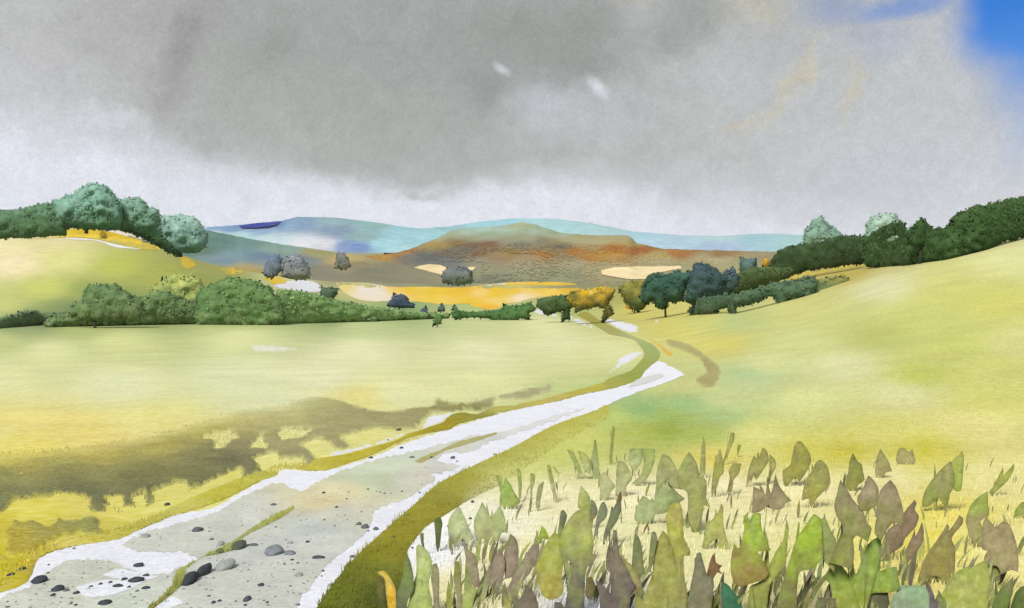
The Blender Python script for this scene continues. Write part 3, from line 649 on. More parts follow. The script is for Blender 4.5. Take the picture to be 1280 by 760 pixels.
RIDGE = hill('hill', [(380,330),(430,322),(480,318),(500,315),(516,310),(535,302),(548,297),(560,290),(572,286),(600,284),(626,282),(640,280),(651,278),(662,279),(674,282),(686,286),(698,290),(712,292),(740,294),(784,294),(790,298),(797,304),(814,308),(830,311),(900,313),(985,315),(1040,330)], 356, 2200, 700,
     RIDGEC, seed=3, rough=1.0, gain_=.93)
hill('hill', [(160,282),(200,275),(240,285),(256,287),(300,296),(350,305),(400,312),(440,318),(500,330),(560,345)], 358, 1300, 350,
     [(220,285,(110,150,130)),(250,292,(112,148,135)),(270,305,(100,138,130)),(310,303,(120,155,150)),(350,312,(145,175,165)),(300,318,(125,155,165)),(330,322,(120,145,165)),(280,325,(130,155,165)),(400,317,(175,170,120)),(430,325,(205,185,125)),(440,332,(160,150,115)),(380,325,(130,145,150)),(350,335,(165,160,115)),(300,338,(185,165,100)),(260,340,(150,160,100)),(400,340,(140,138,118)),(460,340,(140,138,115)),(250,310,(95,128,110)),(350,345,(190,175,110))], seed=4, rough=.8)
P = dense(BLUE_ACC, 2, .4, 3); V, T = tri(P, 4)
tag(link('heath', [at(x, y, BLUE(x, y) * .984) for x, y in V], [tuple(int(i) for i in f) for f in T], 'hill', np.tile(alb((40, 56, 150)), (len(V), 1))), kind='structure')
for pts in (crop(S_, [(48,405),(90,388),(140,380),(190,384),(245,408),(205,415),(200,448),(160,440),(140,425),(110,428),(60,422)]), crop(S_, [(310,395),(362,392),(345,412),(342,430),(330,410)]), crop(S_, [(955,410),(1020,395),(1150,392),(1330,388),(1340,400),(1200,425),(1165,452),(1080,452),(960,430)])):
    P = dense(pts, 2.5, .5, 3); V, T = tri(P, 5)
    vv = []
    for x, y in V:                      # pale clearings lying on the wooded slope
        vv.append(at(x, y, RIDGE(x, y) * .996))
    tag(link('clearing', vv, [tuple(int(i) for i in f) for f in T], 'hill', np.tile(alb((236, 216, 168)), (len(V), 1))), kind='structure')
# ------------------------------------------------------------------ trees, bushes, hedges
DG = ((86,112,70), (78,104,66), (84,108,74))
def dfun(base):
    """distance along a row of growth, from points at its foot or from (column, distance) pairs"""
    xs = [b[0] for b in base]; ds = [b[1] if len(b) == 3 else gD(b[0], b[1]) for b in base]
    return lambda x: float(np.interp(x, xs, ds))
seedn = [10]
def growth(name, label, cat, poly, base, cols, depth=.5, trunk=None, group=None, holes=(), part='crown', leafpx=2.2, dens=.26, jit=1.6, step=4.0, stems=None):
    seedn[0] += 1
    Df = dfun(base)
    xs = [p[0] for p in poly]; cx = sum(xs) / len(xs)
    D0 = Df(cx); yb = base[0][1] if len(base[0]) == 2 else max(p[1] for p in poly)
    if len(base) > 1 and len(base[0]) == 2: yb = float(np.interp(cx, [b[0] for b in base], [b[1] for b in base]))
    loc = at(cx, yb, D0)
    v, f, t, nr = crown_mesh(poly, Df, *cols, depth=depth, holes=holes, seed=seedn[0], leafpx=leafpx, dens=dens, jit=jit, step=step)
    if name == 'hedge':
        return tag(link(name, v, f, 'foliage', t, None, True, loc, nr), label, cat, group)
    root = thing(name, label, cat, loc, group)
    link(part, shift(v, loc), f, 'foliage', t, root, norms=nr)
    if trunk is None:            # a short stem under the crown
        top = min(p[1] for p in poly); y1 = yb - .45 * (yb - top)
        trunk = [(cx, yb + 1.5), (cx + 1, (yb + y1) / 2), (cx, y1)]; r = min(2.0, max(.8, .03 * (max(xs) - min(xs))))
    else: trunk, r = trunk
    mpp = D0 / F
    tv, tf = tube([at(x, y, Df(x)) for x, y in trunk], r * mpp, r * mpp * .45)
    link('trunk' if part == 'crown' and name.endswith('tree') else 'stem', shift(tv, loc), tf, 'bark', None, root)
    return root

# skyline trees on the left hill
growth('hedge', 'low dark green hedge along the skyline at the far left edge of the hill', 'hedge', [(-40,266),(0,262),(20,262),(45,256),(66,254),(80,262),(84,294),(40,297),(0,298),(-40,298)], [(20,290,590)], ((104,138,112),(88,120,86),(92,122,84)), part='foliage', group='growth on the left skyline')
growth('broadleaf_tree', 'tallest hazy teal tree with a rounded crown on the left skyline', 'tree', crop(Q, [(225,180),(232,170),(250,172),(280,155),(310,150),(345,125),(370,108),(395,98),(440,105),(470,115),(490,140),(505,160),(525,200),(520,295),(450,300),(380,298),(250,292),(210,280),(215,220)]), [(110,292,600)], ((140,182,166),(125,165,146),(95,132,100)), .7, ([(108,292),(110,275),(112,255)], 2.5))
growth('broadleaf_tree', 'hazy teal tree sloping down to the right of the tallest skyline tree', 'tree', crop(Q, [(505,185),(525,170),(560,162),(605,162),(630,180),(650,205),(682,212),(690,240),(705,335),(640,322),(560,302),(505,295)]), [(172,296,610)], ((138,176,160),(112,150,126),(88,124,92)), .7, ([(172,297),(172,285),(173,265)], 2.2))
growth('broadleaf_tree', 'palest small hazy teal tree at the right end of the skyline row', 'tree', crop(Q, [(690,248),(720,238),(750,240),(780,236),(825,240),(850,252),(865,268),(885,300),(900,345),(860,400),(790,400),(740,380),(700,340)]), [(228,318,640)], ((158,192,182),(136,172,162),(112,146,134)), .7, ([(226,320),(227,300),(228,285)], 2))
growth('hedge', 'dark green undergrowth at the foot of the teal skyline trees', 'hedge', crop(Q, [(20,285),(90,275),(200,272),(240,258),(300,262),(400,262),(480,272),(560,282),(640,285),(700,330),(760,370),(790,420),(760,415),(690,375),(600,328),(520,302),(440,296),(250,294),(120,300)]), [(10,298,560),(120,296,560),(230,320,520)], ((100,134,96),(84,114,78),(92,122,84)), .8, part='foliage', dens=.5)
# belt at the foot of the left hill
growth('hedge', 'dark green undergrowth joining the bushes at the foot of the left hill', 'hedge', [(50,404),(70,396),(95,386),(110,374),(150,366),(170,372),(185,368),(205,364),(225,370),(240,374),(260,376),(300,380),(340,372),(372,378),(420,392),(470,396),(478,402),(400,405),(300,407),(200,406),(120,409),(60,411)], [(60,409),(200,406),(470,402)], ((118,144,92),(108,134,88),(130,152,104)), .5, jit=3)
growth('dark_tree', 'dark green tree with a bare trunk reaching into the pale field at left', 'tree', crop(Q, [(280,655),(350,600),(378,545),(430,535),(500,540),(560,575),(610,600),(625,650),(600,690),(500,690),(430,700),(350,690)]), [(122,410)], ((104,130,86),(108,132,88),(128,148,100)), .45, ([(119,411),(119.5,398),(120,385),(122,370)], 2.0), jit=3)
growth('hedge', 'grey green hedge at the left edge of the photo, under the pale hill', 'hedge', crop(Q, [(-80,690),(0,682),(60,665),(150,645),(190,668),(260,660),(300,680),(280,700),(200,715),(100,730),(0,752),(-80,755)]), [(-20,412),(80,404)], ((112,134,98),(104,126,92),(118,138,98)), .7, part='foliage')
growth('bush', 'mid green bush between the dark trunked tree and the widest green bush', 'bush', crop(Q, [(600,660),(640,570),(700,515),(780,492),(850,505),(890,560),(890,650),(870,700),(740,705),(620,700)]), [(218,404)], ((172,182,104),(150,166,98),(134,152,94)), .4, part='foliage', jit=3.2)
growth('bush', 'widest rounded green bush in the belt below the small yellow patches', 'bush', crop(R_, [(-20,520),(20,490),(80,465),(150,440),(250,460),(330,488),(375,540),(400,620),(390,668),(280,680),(100,682),(-20,680)]), [(300,406)], ((112,142,88),(102,134,84),(124,148,98)), .4, part='foliage', jit=3.2)
growth('hedge', 'long soft green hedge along the top of the pale field, left of the slate trees', 'hedge', crop(R_, [(365,500),(450,505),(540,522),(620,545),(700,560),(800,580),(880,592),(1000,605),(1100,610),(1190,615),(1180,640),(1000,645),(880,655),(700,660),(500,672),(370,672)]), [(350,405),(460,402),(560,398)], ((132,164,104),(126,158,100),(148,176,118)), .5, part='foliage')
growth('dark_tree', 'dark green shrub leaning to the right beside the white stubble', 'tree', crop(R_, [(545,582),(560,550),(575,520),(573,485),(590,492),(612,488),(640,495),(657,502),(645,530),(630,560),(592,580)]), [(406,391)], ((88,108,86),(80,102,82),(84,108,76)), .6, ([(398,393),(400,385),(406,372)], 1.5))
growth('bush', 'flat oval green bush in the hedge under the white stubble', 'bush', crop(R_, [(745,597),(770,588),(830,586),(877,592),(862,614),(820,622),(775,616)]), [(463,396)], ((104,136,80),(96,130,76),(96,128,76)), .6, part='foliage', jit=.6)
SL = ((92,104,124), (78,90,114), (74,88,108))
growth('conifer_tree', 'broad slate blue tree with a jagged top against the yellow field', 'tree', crop(R_, [(885,580),(900,560),(912,540),(918,508),(930,530),(955,522),(985,535),(990,550),(1015,572),(1015,590),(950,590)]), [(500,387)], SL, .6, ([(499,389),(499,380),(498,372)], 1.2), 'small slate blue trees', jit=.6, leafpx=1.8)
growth('conifer_tree', 'small pointed slate blue tree standing lower than its slate neighbours', 'tree', crop(R_, [(1037,622),(1050,595),(1068,585),(1072,572),(1085,608),(1089,636),(1060,632)]), [(530,399)], SL, .6, ([(530,400),(530,393),(531,386)], 1), 'small slate blue trees', jit=.5, leafpx=1.6)
growth('conifer_tree', 'tiny grey green pointed tree at the lower edge of the yellow field', 'tree', crop(R_, [(1126,607),(1138,580),(1148,563),(1162,585),(1164,606)]), [(552,391)], ((98,116,104),(90,108,98),(90,108,96)), .6, ([(551,391.5),(551,387),(552,382)], .8), 'small slate blue trees', jit=.4, leafpx=1.5)
growth('conifer_tree', 'tiny grey tree poking up from the left end of the green hedge', 'tree', crop(S_, [(240,600),(252,585),(258,568),(270,585),(275,600)]), [(567,391)], ((110,128,112),(98,118,98),(90,114,84)), .6, ([(567,393),(567,388),(568,384)], .8), 'small slate blue trees', jit=.4, leafpx=1.5)
growth('bush', 'small bright green leaning bush by itself in the pale field edge', 'bush', crop(R_, [(1101,682),(1110,650),(1118,622),(1130,618),(1150,626),(1142,665),(1120,668)]), [(545,409)], ((96,130,78),(88,122,70),(84,116,66)), .5, part='foliage', jit=.4, leafpx=1.6)
growth('hedge', 'dark green ragged hedge between the yellow field and the pale field', 'hedge', crop(S_, [(243,612),(262,597),(310,606),(380,606),(440,600),(490,590),(485,563),(520,577),(580,572),(615,560),(645,590),(638,604),(612,610),(620,655),(590,640),(565,638),(548,668),(520,648),(455,660),(430,640),(320,635),(260,642)]), [(565,400),(670,400)], ((92,128,76),(82,116,66),(84,118,68)), .7, part='foliage', jit=.8, leafpx=2)
growth('dark_tree', 'dark green tree with a forked trunk just left of the far end of the track', 'tree', crop(S_, [(648,575),(660,545),(720,535),(790,530),(802,558),(832,572),(810,592),(806,615),(812,640),(788,645),(764,668),(770,630),(778,605),(740,608),(700,626),(676,600)]), [(703,403)], ((84,106,66),(72,94,56),(62,86,50)), .6, ([(702,405),(705,396),(708,385)], 1.3), jit=.8, leafpx=2)
growth('golden_tree', 'yellow topped olive tree beside the far end of the track', 'tree', crop(S_, [(795,560),(805,515),(830,505),(860,500),(900,505),(940,490),(1000,495),(1022,500),(1010,540),(985,572),(1008,590),(1010,622),(985,640),(957,668),(962,625),(975,590),(940,582),(900,592),(860,602),(825,610),(830,585)]), [(752,404)], ((208,172,50),(116,114,56),(72,88,50)), .6, ([(752,405.5),(755,395),(758,383)], 1.2), jit=.8, leafpx=2)
growth('bush', 'small olive bush touching the left side of the teal green tree', 'bush', crop(S_, [(1035,500),(1080,470),(1120,462),(1165,458),(1172,560),(1150,600),(1100,596),(1070,560)]), [(792,392)], ((150,142,66),(110,118,66),(90,108,62)), .6, part='foliage')
growth('bush', 'tiny bright gold bush in front of the olive bush', 'bush', crop(S_, [(1072,576),(1085,566),(1105,562),(1135,570),(1130,590),(1100,596),(1078,592)]), [(790,390)], ((240,178,40),(230,168,38),(222,160,40)), .6, part='foliage', jit=.4, leafpx=1.6)
growth('bush', 'golden yellow bush higher up, against the grey wood near the teal green tree', 'bush', crop(S_, [(1078,500),(1088,475),(1098,455),(1112,480),(1132,490),(1140,515),(1115,528),(1095,515)]), [(791,374)], ((238,184,60),(225,172,50),(214,164,60)), .6, part='foliage', jit=.4, leafpx=1.6)
# right hand trees
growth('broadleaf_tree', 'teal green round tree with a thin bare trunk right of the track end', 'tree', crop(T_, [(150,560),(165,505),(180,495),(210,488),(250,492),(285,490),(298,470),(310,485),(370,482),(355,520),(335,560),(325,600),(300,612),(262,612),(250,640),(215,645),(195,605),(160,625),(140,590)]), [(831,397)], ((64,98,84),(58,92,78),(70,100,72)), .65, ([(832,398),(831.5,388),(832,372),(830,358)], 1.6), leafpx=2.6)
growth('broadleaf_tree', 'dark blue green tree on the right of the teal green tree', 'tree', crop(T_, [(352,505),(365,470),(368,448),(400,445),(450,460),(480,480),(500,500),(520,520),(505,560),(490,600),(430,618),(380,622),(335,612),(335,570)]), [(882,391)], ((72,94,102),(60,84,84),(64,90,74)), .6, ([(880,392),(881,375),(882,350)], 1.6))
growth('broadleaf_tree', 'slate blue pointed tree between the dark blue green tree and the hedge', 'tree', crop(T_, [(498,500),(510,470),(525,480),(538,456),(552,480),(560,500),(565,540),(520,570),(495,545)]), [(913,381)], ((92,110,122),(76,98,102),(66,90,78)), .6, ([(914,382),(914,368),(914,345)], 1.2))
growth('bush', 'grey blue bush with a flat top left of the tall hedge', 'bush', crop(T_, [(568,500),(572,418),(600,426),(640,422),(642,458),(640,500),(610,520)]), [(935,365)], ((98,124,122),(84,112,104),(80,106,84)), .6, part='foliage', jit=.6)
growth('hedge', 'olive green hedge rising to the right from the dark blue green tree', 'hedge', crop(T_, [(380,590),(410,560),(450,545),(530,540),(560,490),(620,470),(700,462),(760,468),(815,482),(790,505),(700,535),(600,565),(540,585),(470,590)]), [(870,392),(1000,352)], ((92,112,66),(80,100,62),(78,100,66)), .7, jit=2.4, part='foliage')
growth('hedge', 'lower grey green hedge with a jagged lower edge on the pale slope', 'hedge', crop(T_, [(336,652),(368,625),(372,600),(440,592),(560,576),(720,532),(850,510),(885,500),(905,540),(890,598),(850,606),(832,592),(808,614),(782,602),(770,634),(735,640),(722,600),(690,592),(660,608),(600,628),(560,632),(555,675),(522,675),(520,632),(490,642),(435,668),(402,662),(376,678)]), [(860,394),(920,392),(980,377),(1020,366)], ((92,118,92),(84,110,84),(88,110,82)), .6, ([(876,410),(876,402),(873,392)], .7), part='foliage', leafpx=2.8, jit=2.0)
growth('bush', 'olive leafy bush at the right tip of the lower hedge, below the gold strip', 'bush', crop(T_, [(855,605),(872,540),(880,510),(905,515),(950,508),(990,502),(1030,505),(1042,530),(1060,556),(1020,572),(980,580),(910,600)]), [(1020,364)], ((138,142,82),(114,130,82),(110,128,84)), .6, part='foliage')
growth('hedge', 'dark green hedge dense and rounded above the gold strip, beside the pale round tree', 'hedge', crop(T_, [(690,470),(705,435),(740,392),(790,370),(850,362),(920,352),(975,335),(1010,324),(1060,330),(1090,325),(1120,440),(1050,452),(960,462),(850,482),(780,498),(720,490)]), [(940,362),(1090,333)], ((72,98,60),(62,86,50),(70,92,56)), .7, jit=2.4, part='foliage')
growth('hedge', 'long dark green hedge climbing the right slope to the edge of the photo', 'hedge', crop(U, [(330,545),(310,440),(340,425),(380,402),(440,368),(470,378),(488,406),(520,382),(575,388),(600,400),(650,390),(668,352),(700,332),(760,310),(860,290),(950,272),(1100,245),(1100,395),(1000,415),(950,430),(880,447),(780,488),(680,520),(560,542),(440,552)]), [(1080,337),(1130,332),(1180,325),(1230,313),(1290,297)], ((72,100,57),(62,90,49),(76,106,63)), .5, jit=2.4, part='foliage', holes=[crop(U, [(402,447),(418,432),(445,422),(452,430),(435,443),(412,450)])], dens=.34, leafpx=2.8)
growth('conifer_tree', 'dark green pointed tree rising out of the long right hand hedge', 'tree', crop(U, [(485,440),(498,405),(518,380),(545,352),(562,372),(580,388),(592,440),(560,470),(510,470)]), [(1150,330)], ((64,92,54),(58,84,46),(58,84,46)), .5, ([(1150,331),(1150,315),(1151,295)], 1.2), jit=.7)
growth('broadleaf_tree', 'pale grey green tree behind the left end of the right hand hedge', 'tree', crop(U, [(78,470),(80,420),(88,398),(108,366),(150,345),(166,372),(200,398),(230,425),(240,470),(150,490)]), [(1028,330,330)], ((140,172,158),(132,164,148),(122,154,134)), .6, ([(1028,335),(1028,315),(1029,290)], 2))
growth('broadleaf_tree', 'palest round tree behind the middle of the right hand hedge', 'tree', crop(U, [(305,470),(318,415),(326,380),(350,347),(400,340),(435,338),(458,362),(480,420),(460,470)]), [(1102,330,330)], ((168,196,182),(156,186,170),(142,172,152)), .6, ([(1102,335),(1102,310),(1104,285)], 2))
for lab, pts, b in (('small pale gold bush at the left shoulder of the tall dark hedge', crop(T_, [(662,464),(672,440),(680,418),(692,430),(698,460)]), (957,358)), ('tiny gold bush inside the dark hedge, right of the pale gold one', crop(T_, [(726,437),(732,425),(738,418),(750,436)]), (973,352)),
                    ('tiny orange bush on the face of the teal green tree', crop(T_, [(257,572),(268,560),(282,560),(286,574),(268,579)]), (838,390)), ('tiny orange yellow bush at the foot of the dark blue green tree', crop(T_, [(380,572),(384,555),(397,549),(405,572),(390,578)]), (874,390))):
    y = b[1]; D = gD(b[0], y) * .985
    growth('bush', lab, 'bush', pts, [(b[0], y, D)], ((222,178,60),(212,166,50),(200,158,56)), .6, part='foliage', jit=.4, leafpx=1.5, group='small gold bushes')
# grey trees of the far wood
for lab, pts, b, c in (('blue grey domed tree at the left of the far wood', crop(R_, [(300,430),(305,390),(325,355),(350,337),(385,345),(388,400),(365,435),(330,445)]), 346, ((110,128,155),(120,134,155),(140,142,140))),
                    ('grey domed tree second from the left in the far wood', crop(R_, [(385,440),(395,390),(410,352),(445,335),(478,340),(505,375),(522,405),(522,445),(460,455)]), 347, ((132,142,155),(136,142,146),(146,144,130))),
                    ('grey square topped tree standing on the tan slope of the far wood', crop(R_, [(635,400),(645,365),(650,332),(670,325),(690,332),(705,360),(718,392),(680,405)]), 342, ((128,134,134),(134,136,128),(142,140,122))),
                    ('grey blue tree between two pale clearings in the far wood', crop(S_, [(200,470),(203,420),(235,400),(290,392),(335,408),(345,435),(340,470),(270,480)]), 354, ((116,126,128),(118,126,122),(112,122,100)))):
    growth('broadleaf_tree', lab, 'tree', pts, [(pts[0][0], b, 1190)], c, .6, None, 'grey trees of the far wood', jit=.8, leafpx=2)
# scrubby wood on the far ridge: one mass
def far_wood():
    rng = random.Random(3); verts, faces, tints, norms = [], [], [], {}
    for k in range(6800):
        x = rng.uniform(470, 985); y = rng.uniform(277, 354)
        top = np.interp(x, [470, 500, 516, 548, 572, 600, 640, 651, 672, 692, 740, 784, 797, 830, 900, 985], [320, 315, 310, 303, 302, 302, 302, 302, 303, 303, 304, 304, 306, 312, 314, 317])
        if y < top + rng.uniform(2, 4) or (y < 303 and rng.random() < .8): continue
        if 508 < x < 602 and 327 < y < 349 or x > 748 and 330 < y < 351: continue
        if mnoise.noise(Vector((x * .02, y * .07, 2))) < -.25: continue
        D = RIDGE(x, y) * .996; mpp = D / F; c = Vector(at(x, y, D))
        col = washes(RIDGEC, [x], [y], 1, 3, 4.5, 50)[0] * .93 * rng.uniform(.88, 1.10)
        b = len(verts); r = rng.uniform(1.3, 2.6) * mpp
        for j in range(3):
            for i in range(6):
                a = i * math.pi / 3; s = (1, .8, .3)[j]
                verts.append((c.x + r * s * math.cos(a) * rng.uniform(.8, 1.2), c.y + r * s * math.sin(a), c.z + r * (-.3, .2, .36)[j]))
                norms[len(verts) - 1] = Vector((.35 * math.cos(a), -.6 + .2 * math.sin(a), .75)).normalized()
        for j in range(2):
            for i in range(6): faces.append((b + j * 6 + i, b + j * 6 + (i + 1) % 6, b + j * 6 + 6 + (i + 1) % 6, b + j * 6 + 6 + i))
        faces.append(tuple(range(b + 12, b + 18))); tints += [col] * 18
    tag(link('woodland', verts, faces, 'foliage', tints, norms=norms), 'rust brown and olive woodland covering the far ridge', 'woodland', None, 'stuff')
far_wood()
# ------------------------------------------------------------------ stones on the track
def stone(px, py, rx, ry, col, label, group, tall=False, tilt=0, seed=0):
    rng = random.Random(seed)
    D = gD(px, py + (ry if tall else ry * .3)); mpp = D / F
    nu, nv = 12, 7
    hx = rx * mpp; hz = ry * mpp * (1 if tall else .55); hy = hx * (.8 if tall else 1.0) if not tall else hx
    if not tall: hy = max(hx * .8, ry * mpp * 1.9)
    verts, faces, tints = [], [], []
    for j in range(nv + 1):
        ph = -math.pi / 2 + math.pi * j / nv
        for i in range(nu):
            a = 2 * math.pi * i / nu
            v = Vector((math.cos(ph) * math.cos(a), math.cos(ph) * math.sin(a), math.sin(ph)))
            n = 1 + .30 * mnoise.noise(v * 1.1 + Vector((seed * 3.7, 1, 0))) + .13 * mnoise.noise(v * 2.6 + Vector((seed, 5, 0)))
            z = v.z * hz * n
            if tall: x = v.x * hx * n * (1.0 - .42 * v.z * (1 if seed % 2 else .7))
            else: x = v.x * hx * n; z = max(z, -hz * .35)
            verts.append((x + tilt * z, v.y * hy * n, z)); tints.append([q * (1 + .12 * mnoise.noise(v * 2 + Vector((seed, 0, 0)))) for q in alb(col)])
    for j in range(nv):
        for i in range(nu): faces.append((j * nu + i, j * nu + (i + 1) % nu, (j + 1) * nu + (i + 1) % nu, (j + 1) * nu + i))
    g = at(px, gpy(px, D), D)
    o = link('stone', verts, faces, 'stone', tints)
    o.location = (g[0], g[1], g[2] + (hz * .92 if tall else hz * .42) + .01)
    return tag(o, label, 'stone', group)
DK_ = (72, 78, 86); MD = (108, 112, 116); LT = (160, 164, 164); GD_ = (92, 102, 88)
G1 = 'stones scattered along the track'
big = [
 (Mc,190,628,33,30,DK_,'largest dark blue grey stone at the left bend of the track edge'),
 (Mc,275,670,28,22,DK_,'dark grey lumpy stone right of the largest stone at the left edge'),
 (Mc,315,678,13,10,MD,'small paler stone touching the lumpy dark stone near the left track edge'),
 (Mc,50,610,22,21,DK_,'dark stone half in the yellow verge at the far left'),
 (Mc,100,582,18,21,DK_,'dark ragged stone in the yellow verge, just above the half buried one'),
 (Mc,252,700,12,11,DK_,'dark stone just below the lumpy stone at the left of the track'),
 (Mc,362,690,15,11,DK_,'dark oval stone alone below the white patch near the left of the track'),
 (Mc,645,628,36,22,DK_,'biggest dark stone in the cluster on the white streak of the track'),
 (Mc,590,625,15,10,DK_,'dark stone on the left shoulder of the biggest cluster stone'),
 (Mc,695,607,18,10,DK_,'dark pointed stone on the right shoulder of the biggest cluster stone'),
 (Mc,660,558,27,15,DK_,'dark long stone lying above the cluster, on the white streak'),
 (Mc,560,657,26,12,DK_,'dark flat long stone lying left below the biggest cluster stone'),
 (Mc,693,666,19,11,DK_,'dark oval stone lying right below the biggest cluster stone'),
 (Mc,525,640,10,9,DK_,'round dark pebble between the long flat stone and the white streak'),
 (Mc,497,735,32,19,DK_,'dark broad stone low on the track near the bottom edge, left of the grass ridge'),
 (Mc,690,420,23,16,LT,'pale grey smooth stone near the upper edge of the track at left'),
 (Mc,795,267,12,12,DK_,'dark round stone on the yellow green bank above the track'),
 (Nc,178,390,24,20,(98,102,112),'blue grey blunt stone alone on the pale middle of the track'),
 (Nc,290,455,17,20,LT,'pale grey stone beside the grass ridge, left of the mossy stones'),
 (Nc,375,465,34,38,GD_,'largest mossy dark green stone standing on the grass ridge'),
 (Nc,285,493,20,20,GD_,'smaller mossy green stone on the grass ridge'),
 (Nc,445,462,22,11,MD,'grey flat stone right of the largest mossy stone'),
 (Nc,540,490,46,38,(140,146,154),'largest pale blue grey stone in the middle of the track'),
 (Nc,618,500,27,18,(132,138,148),'pale blue grey pointed stone touching the largest pale one on its right'),
 (Nc,618,452,13,10,LT,'small pale stone above the pointed pale blue grey stone'),
 (Nc,750,522,30,11,(84,88,98),'long thin dark stone near the right side of the track'),
 (Nc,660,605,20,14,LT,'pale grey double stone low on the right half of the track'),
 (Nc,480,652,17,12,DK_,'dark oval stone alone low in the middle of the track'),
 (Nc,413,718,16,22,(86,92,102),'dark blunt stone near the bottom edge of the track'),
 (Nc,254,735,11,10,DK_,'dark round stone at the bottom of the track beside the grass ridge'),
 (Nc,310,560,40,44,(172,178,174),'very pale broad grey stone behind the two black lumpy stones'),
 (Nc,702,447,9,9,DK_,'dark round pebble above the long thin dark stone'),
 (Nc,777,213,9,9,DK_,'dark round pebble on the warm yellow part of the track'),
 (Nc,540,270,14,10,MD,'thin slanting grey stone on the upper part of the track'),
 (H,583,410,13,11,DK_,'dark round stone above the white rut, in the olive scrub'),
 (H,598,506,11,10,DK_,'dark round stone on the white edge of the track below the grass strip'),
 (H,437,557,12,10,DK_,'dark oval stone on the line between grass strip and track'),
 (H,868,558,13,14,MD,'grey splayed stone on the track left of the right hand verge'),
 (H,655,556,14,10,MD,'pair shaped grey stone left of the thin grass line on the track'),
 (A,42,430,16,17,(104,112,66),'olive grey stone lying in the middle of the olive verge'),
 (A,112,325,14,14,(112,110,60),'olive brown stone on the edge of the olive verge beside the track'),
 (A,328,428,15,11,DK_,'dark oval stone under the pale sage plant at the verge'),
 (A,420,255,9,9,DK_,'small dark round stone on the pale ground above the sage plants'),
 (A,410,335,8,7,DK_,'small dark stone between the two pale sage plants'),
 (A,220,540,12,9,(92,100,80),'small dark stone on the pale green leaf beside the verge'),
 ((380,560,3.8),68,520,30,11,DK_,'dark flat pointed stone low on the track near the olive verge'),
 ((380,560,3.8),290,375,18,18,MD,'grey ragged stone between two smaller ones near the right track edge'),
 ((380,560,3.8),260,362,13,13,MD,'grey round stone touching the ragged one on its left'),
 ((380,560,3.8),342,385,13,13,MD,'grey round stone right of the ragged one, at the white track edge'),
 ((380,560,3.8),228,517,12,10,MD,'grey oval stone on the white rim left of the olive verge'),
 ((380,560,3.8),225,632,15,15,(100,108,58),'dark olive stone low in the olive verge'),
 ((380,560,3.8),125,653,12,12,(150,154,140),'pale grey stone on the lower rim between track and olive verge'),
]
for i, (c, x, y, rx, ry, col, lab) in enumerate(big):
    px, py = crop(c, [(x, y)])[0]; s = c[2]
    stone(px, py, rx / s, ry / s, col, lab, G1, seed=i)
stone(200 + 143 / 3.8, 560 + 622 / 3.8, 8, 14, (68, 74, 80), 'longer black lumpy stone lying at the edge of the grass ridge', G1, seed=101)
stone(200 + 210 / 3.8, 560 + 582 / 3.8, 7.5, 13, (70, 76, 82), 'black lumpy stone just right of the longer black one by the grass ridge', G1, seed=104)
small = [(Mc,[(432,660,10,8),(478,648,8,9),(614,662,8,8),(652,681,7,7),(360,747,8,7),(338,740,7,5),(352,478,6,6),(232,556,5,5),(228,595,6,6),(37,757,12,6),(137,602,6,6),(424,670,5,4),(90,640,6,4),(292,714,5,4),(640,710,8,4),(76,733,4,4)], 'small dark pebble on the left third of the track'),
 (Nc,[(390,368,5,4),(550,377,6,5),(245,435,10,9),(628,533,10,7),(592,553,6,6),(635,580,6,6),(775,585,7,5),(405,748,8,7),(233,705,10,6),(283,727,10,8),(420,580,4,4),(740,615,4,4),(510,735,7,7),(360,730,5,5),(658,745,5,8),(655,548,8,5),(418,635,5,4),(235,397,6,5),(620,658,8,4),(420,463,7,6),(780,343,6,5),(830,372,5,5)], 'small grey pebble on the near middle of the track'),
 (H,[(527,464,5,5),(320,741,5,5),(422,725,7,7),(757,557,8,9),(892,577,6,6),(467,737,4,4),(487,742,6,5),(510,747,8,7),(545,747,5,4),(600,736,6,6),(695,743,7,7),(707,699,4,5),(728,608,4,4),(677,653,4,4),(1092,541,10,6),(720,612,3,3)], 'small dark pebble on the upper stretch of the track'),
 ((380,560,3.8),[(17,447,10,8),(155,282,9,8),(203,243,6,6),(213,210,4,4),(97,342,5,5),(196,320,4,4),(273,305,6,5),(207,342,4,4),(90,584,6,4),(305,395,6,5),(84,610,5,4)], 'small grey pebble on the right half of the track'),
 (A,[(302,371,6,6),(316,490,4,4),(135,475,6,5)], 'tiny dark pebble on the pale ground right of the olive verge')]
k = 200
for c, lst, lab in small:
    for x, y, rx, ry in lst:
        px, py = crop(c, [(x, y)])[0]; s = c[2]; k += 1
        stone(px, py, rx / s, ry / s, DK_ if k % 3 else MD, lab, lab.replace('pebble', 'pebbles').replace('tiny ', '').replace('small ', ''), seed=k)

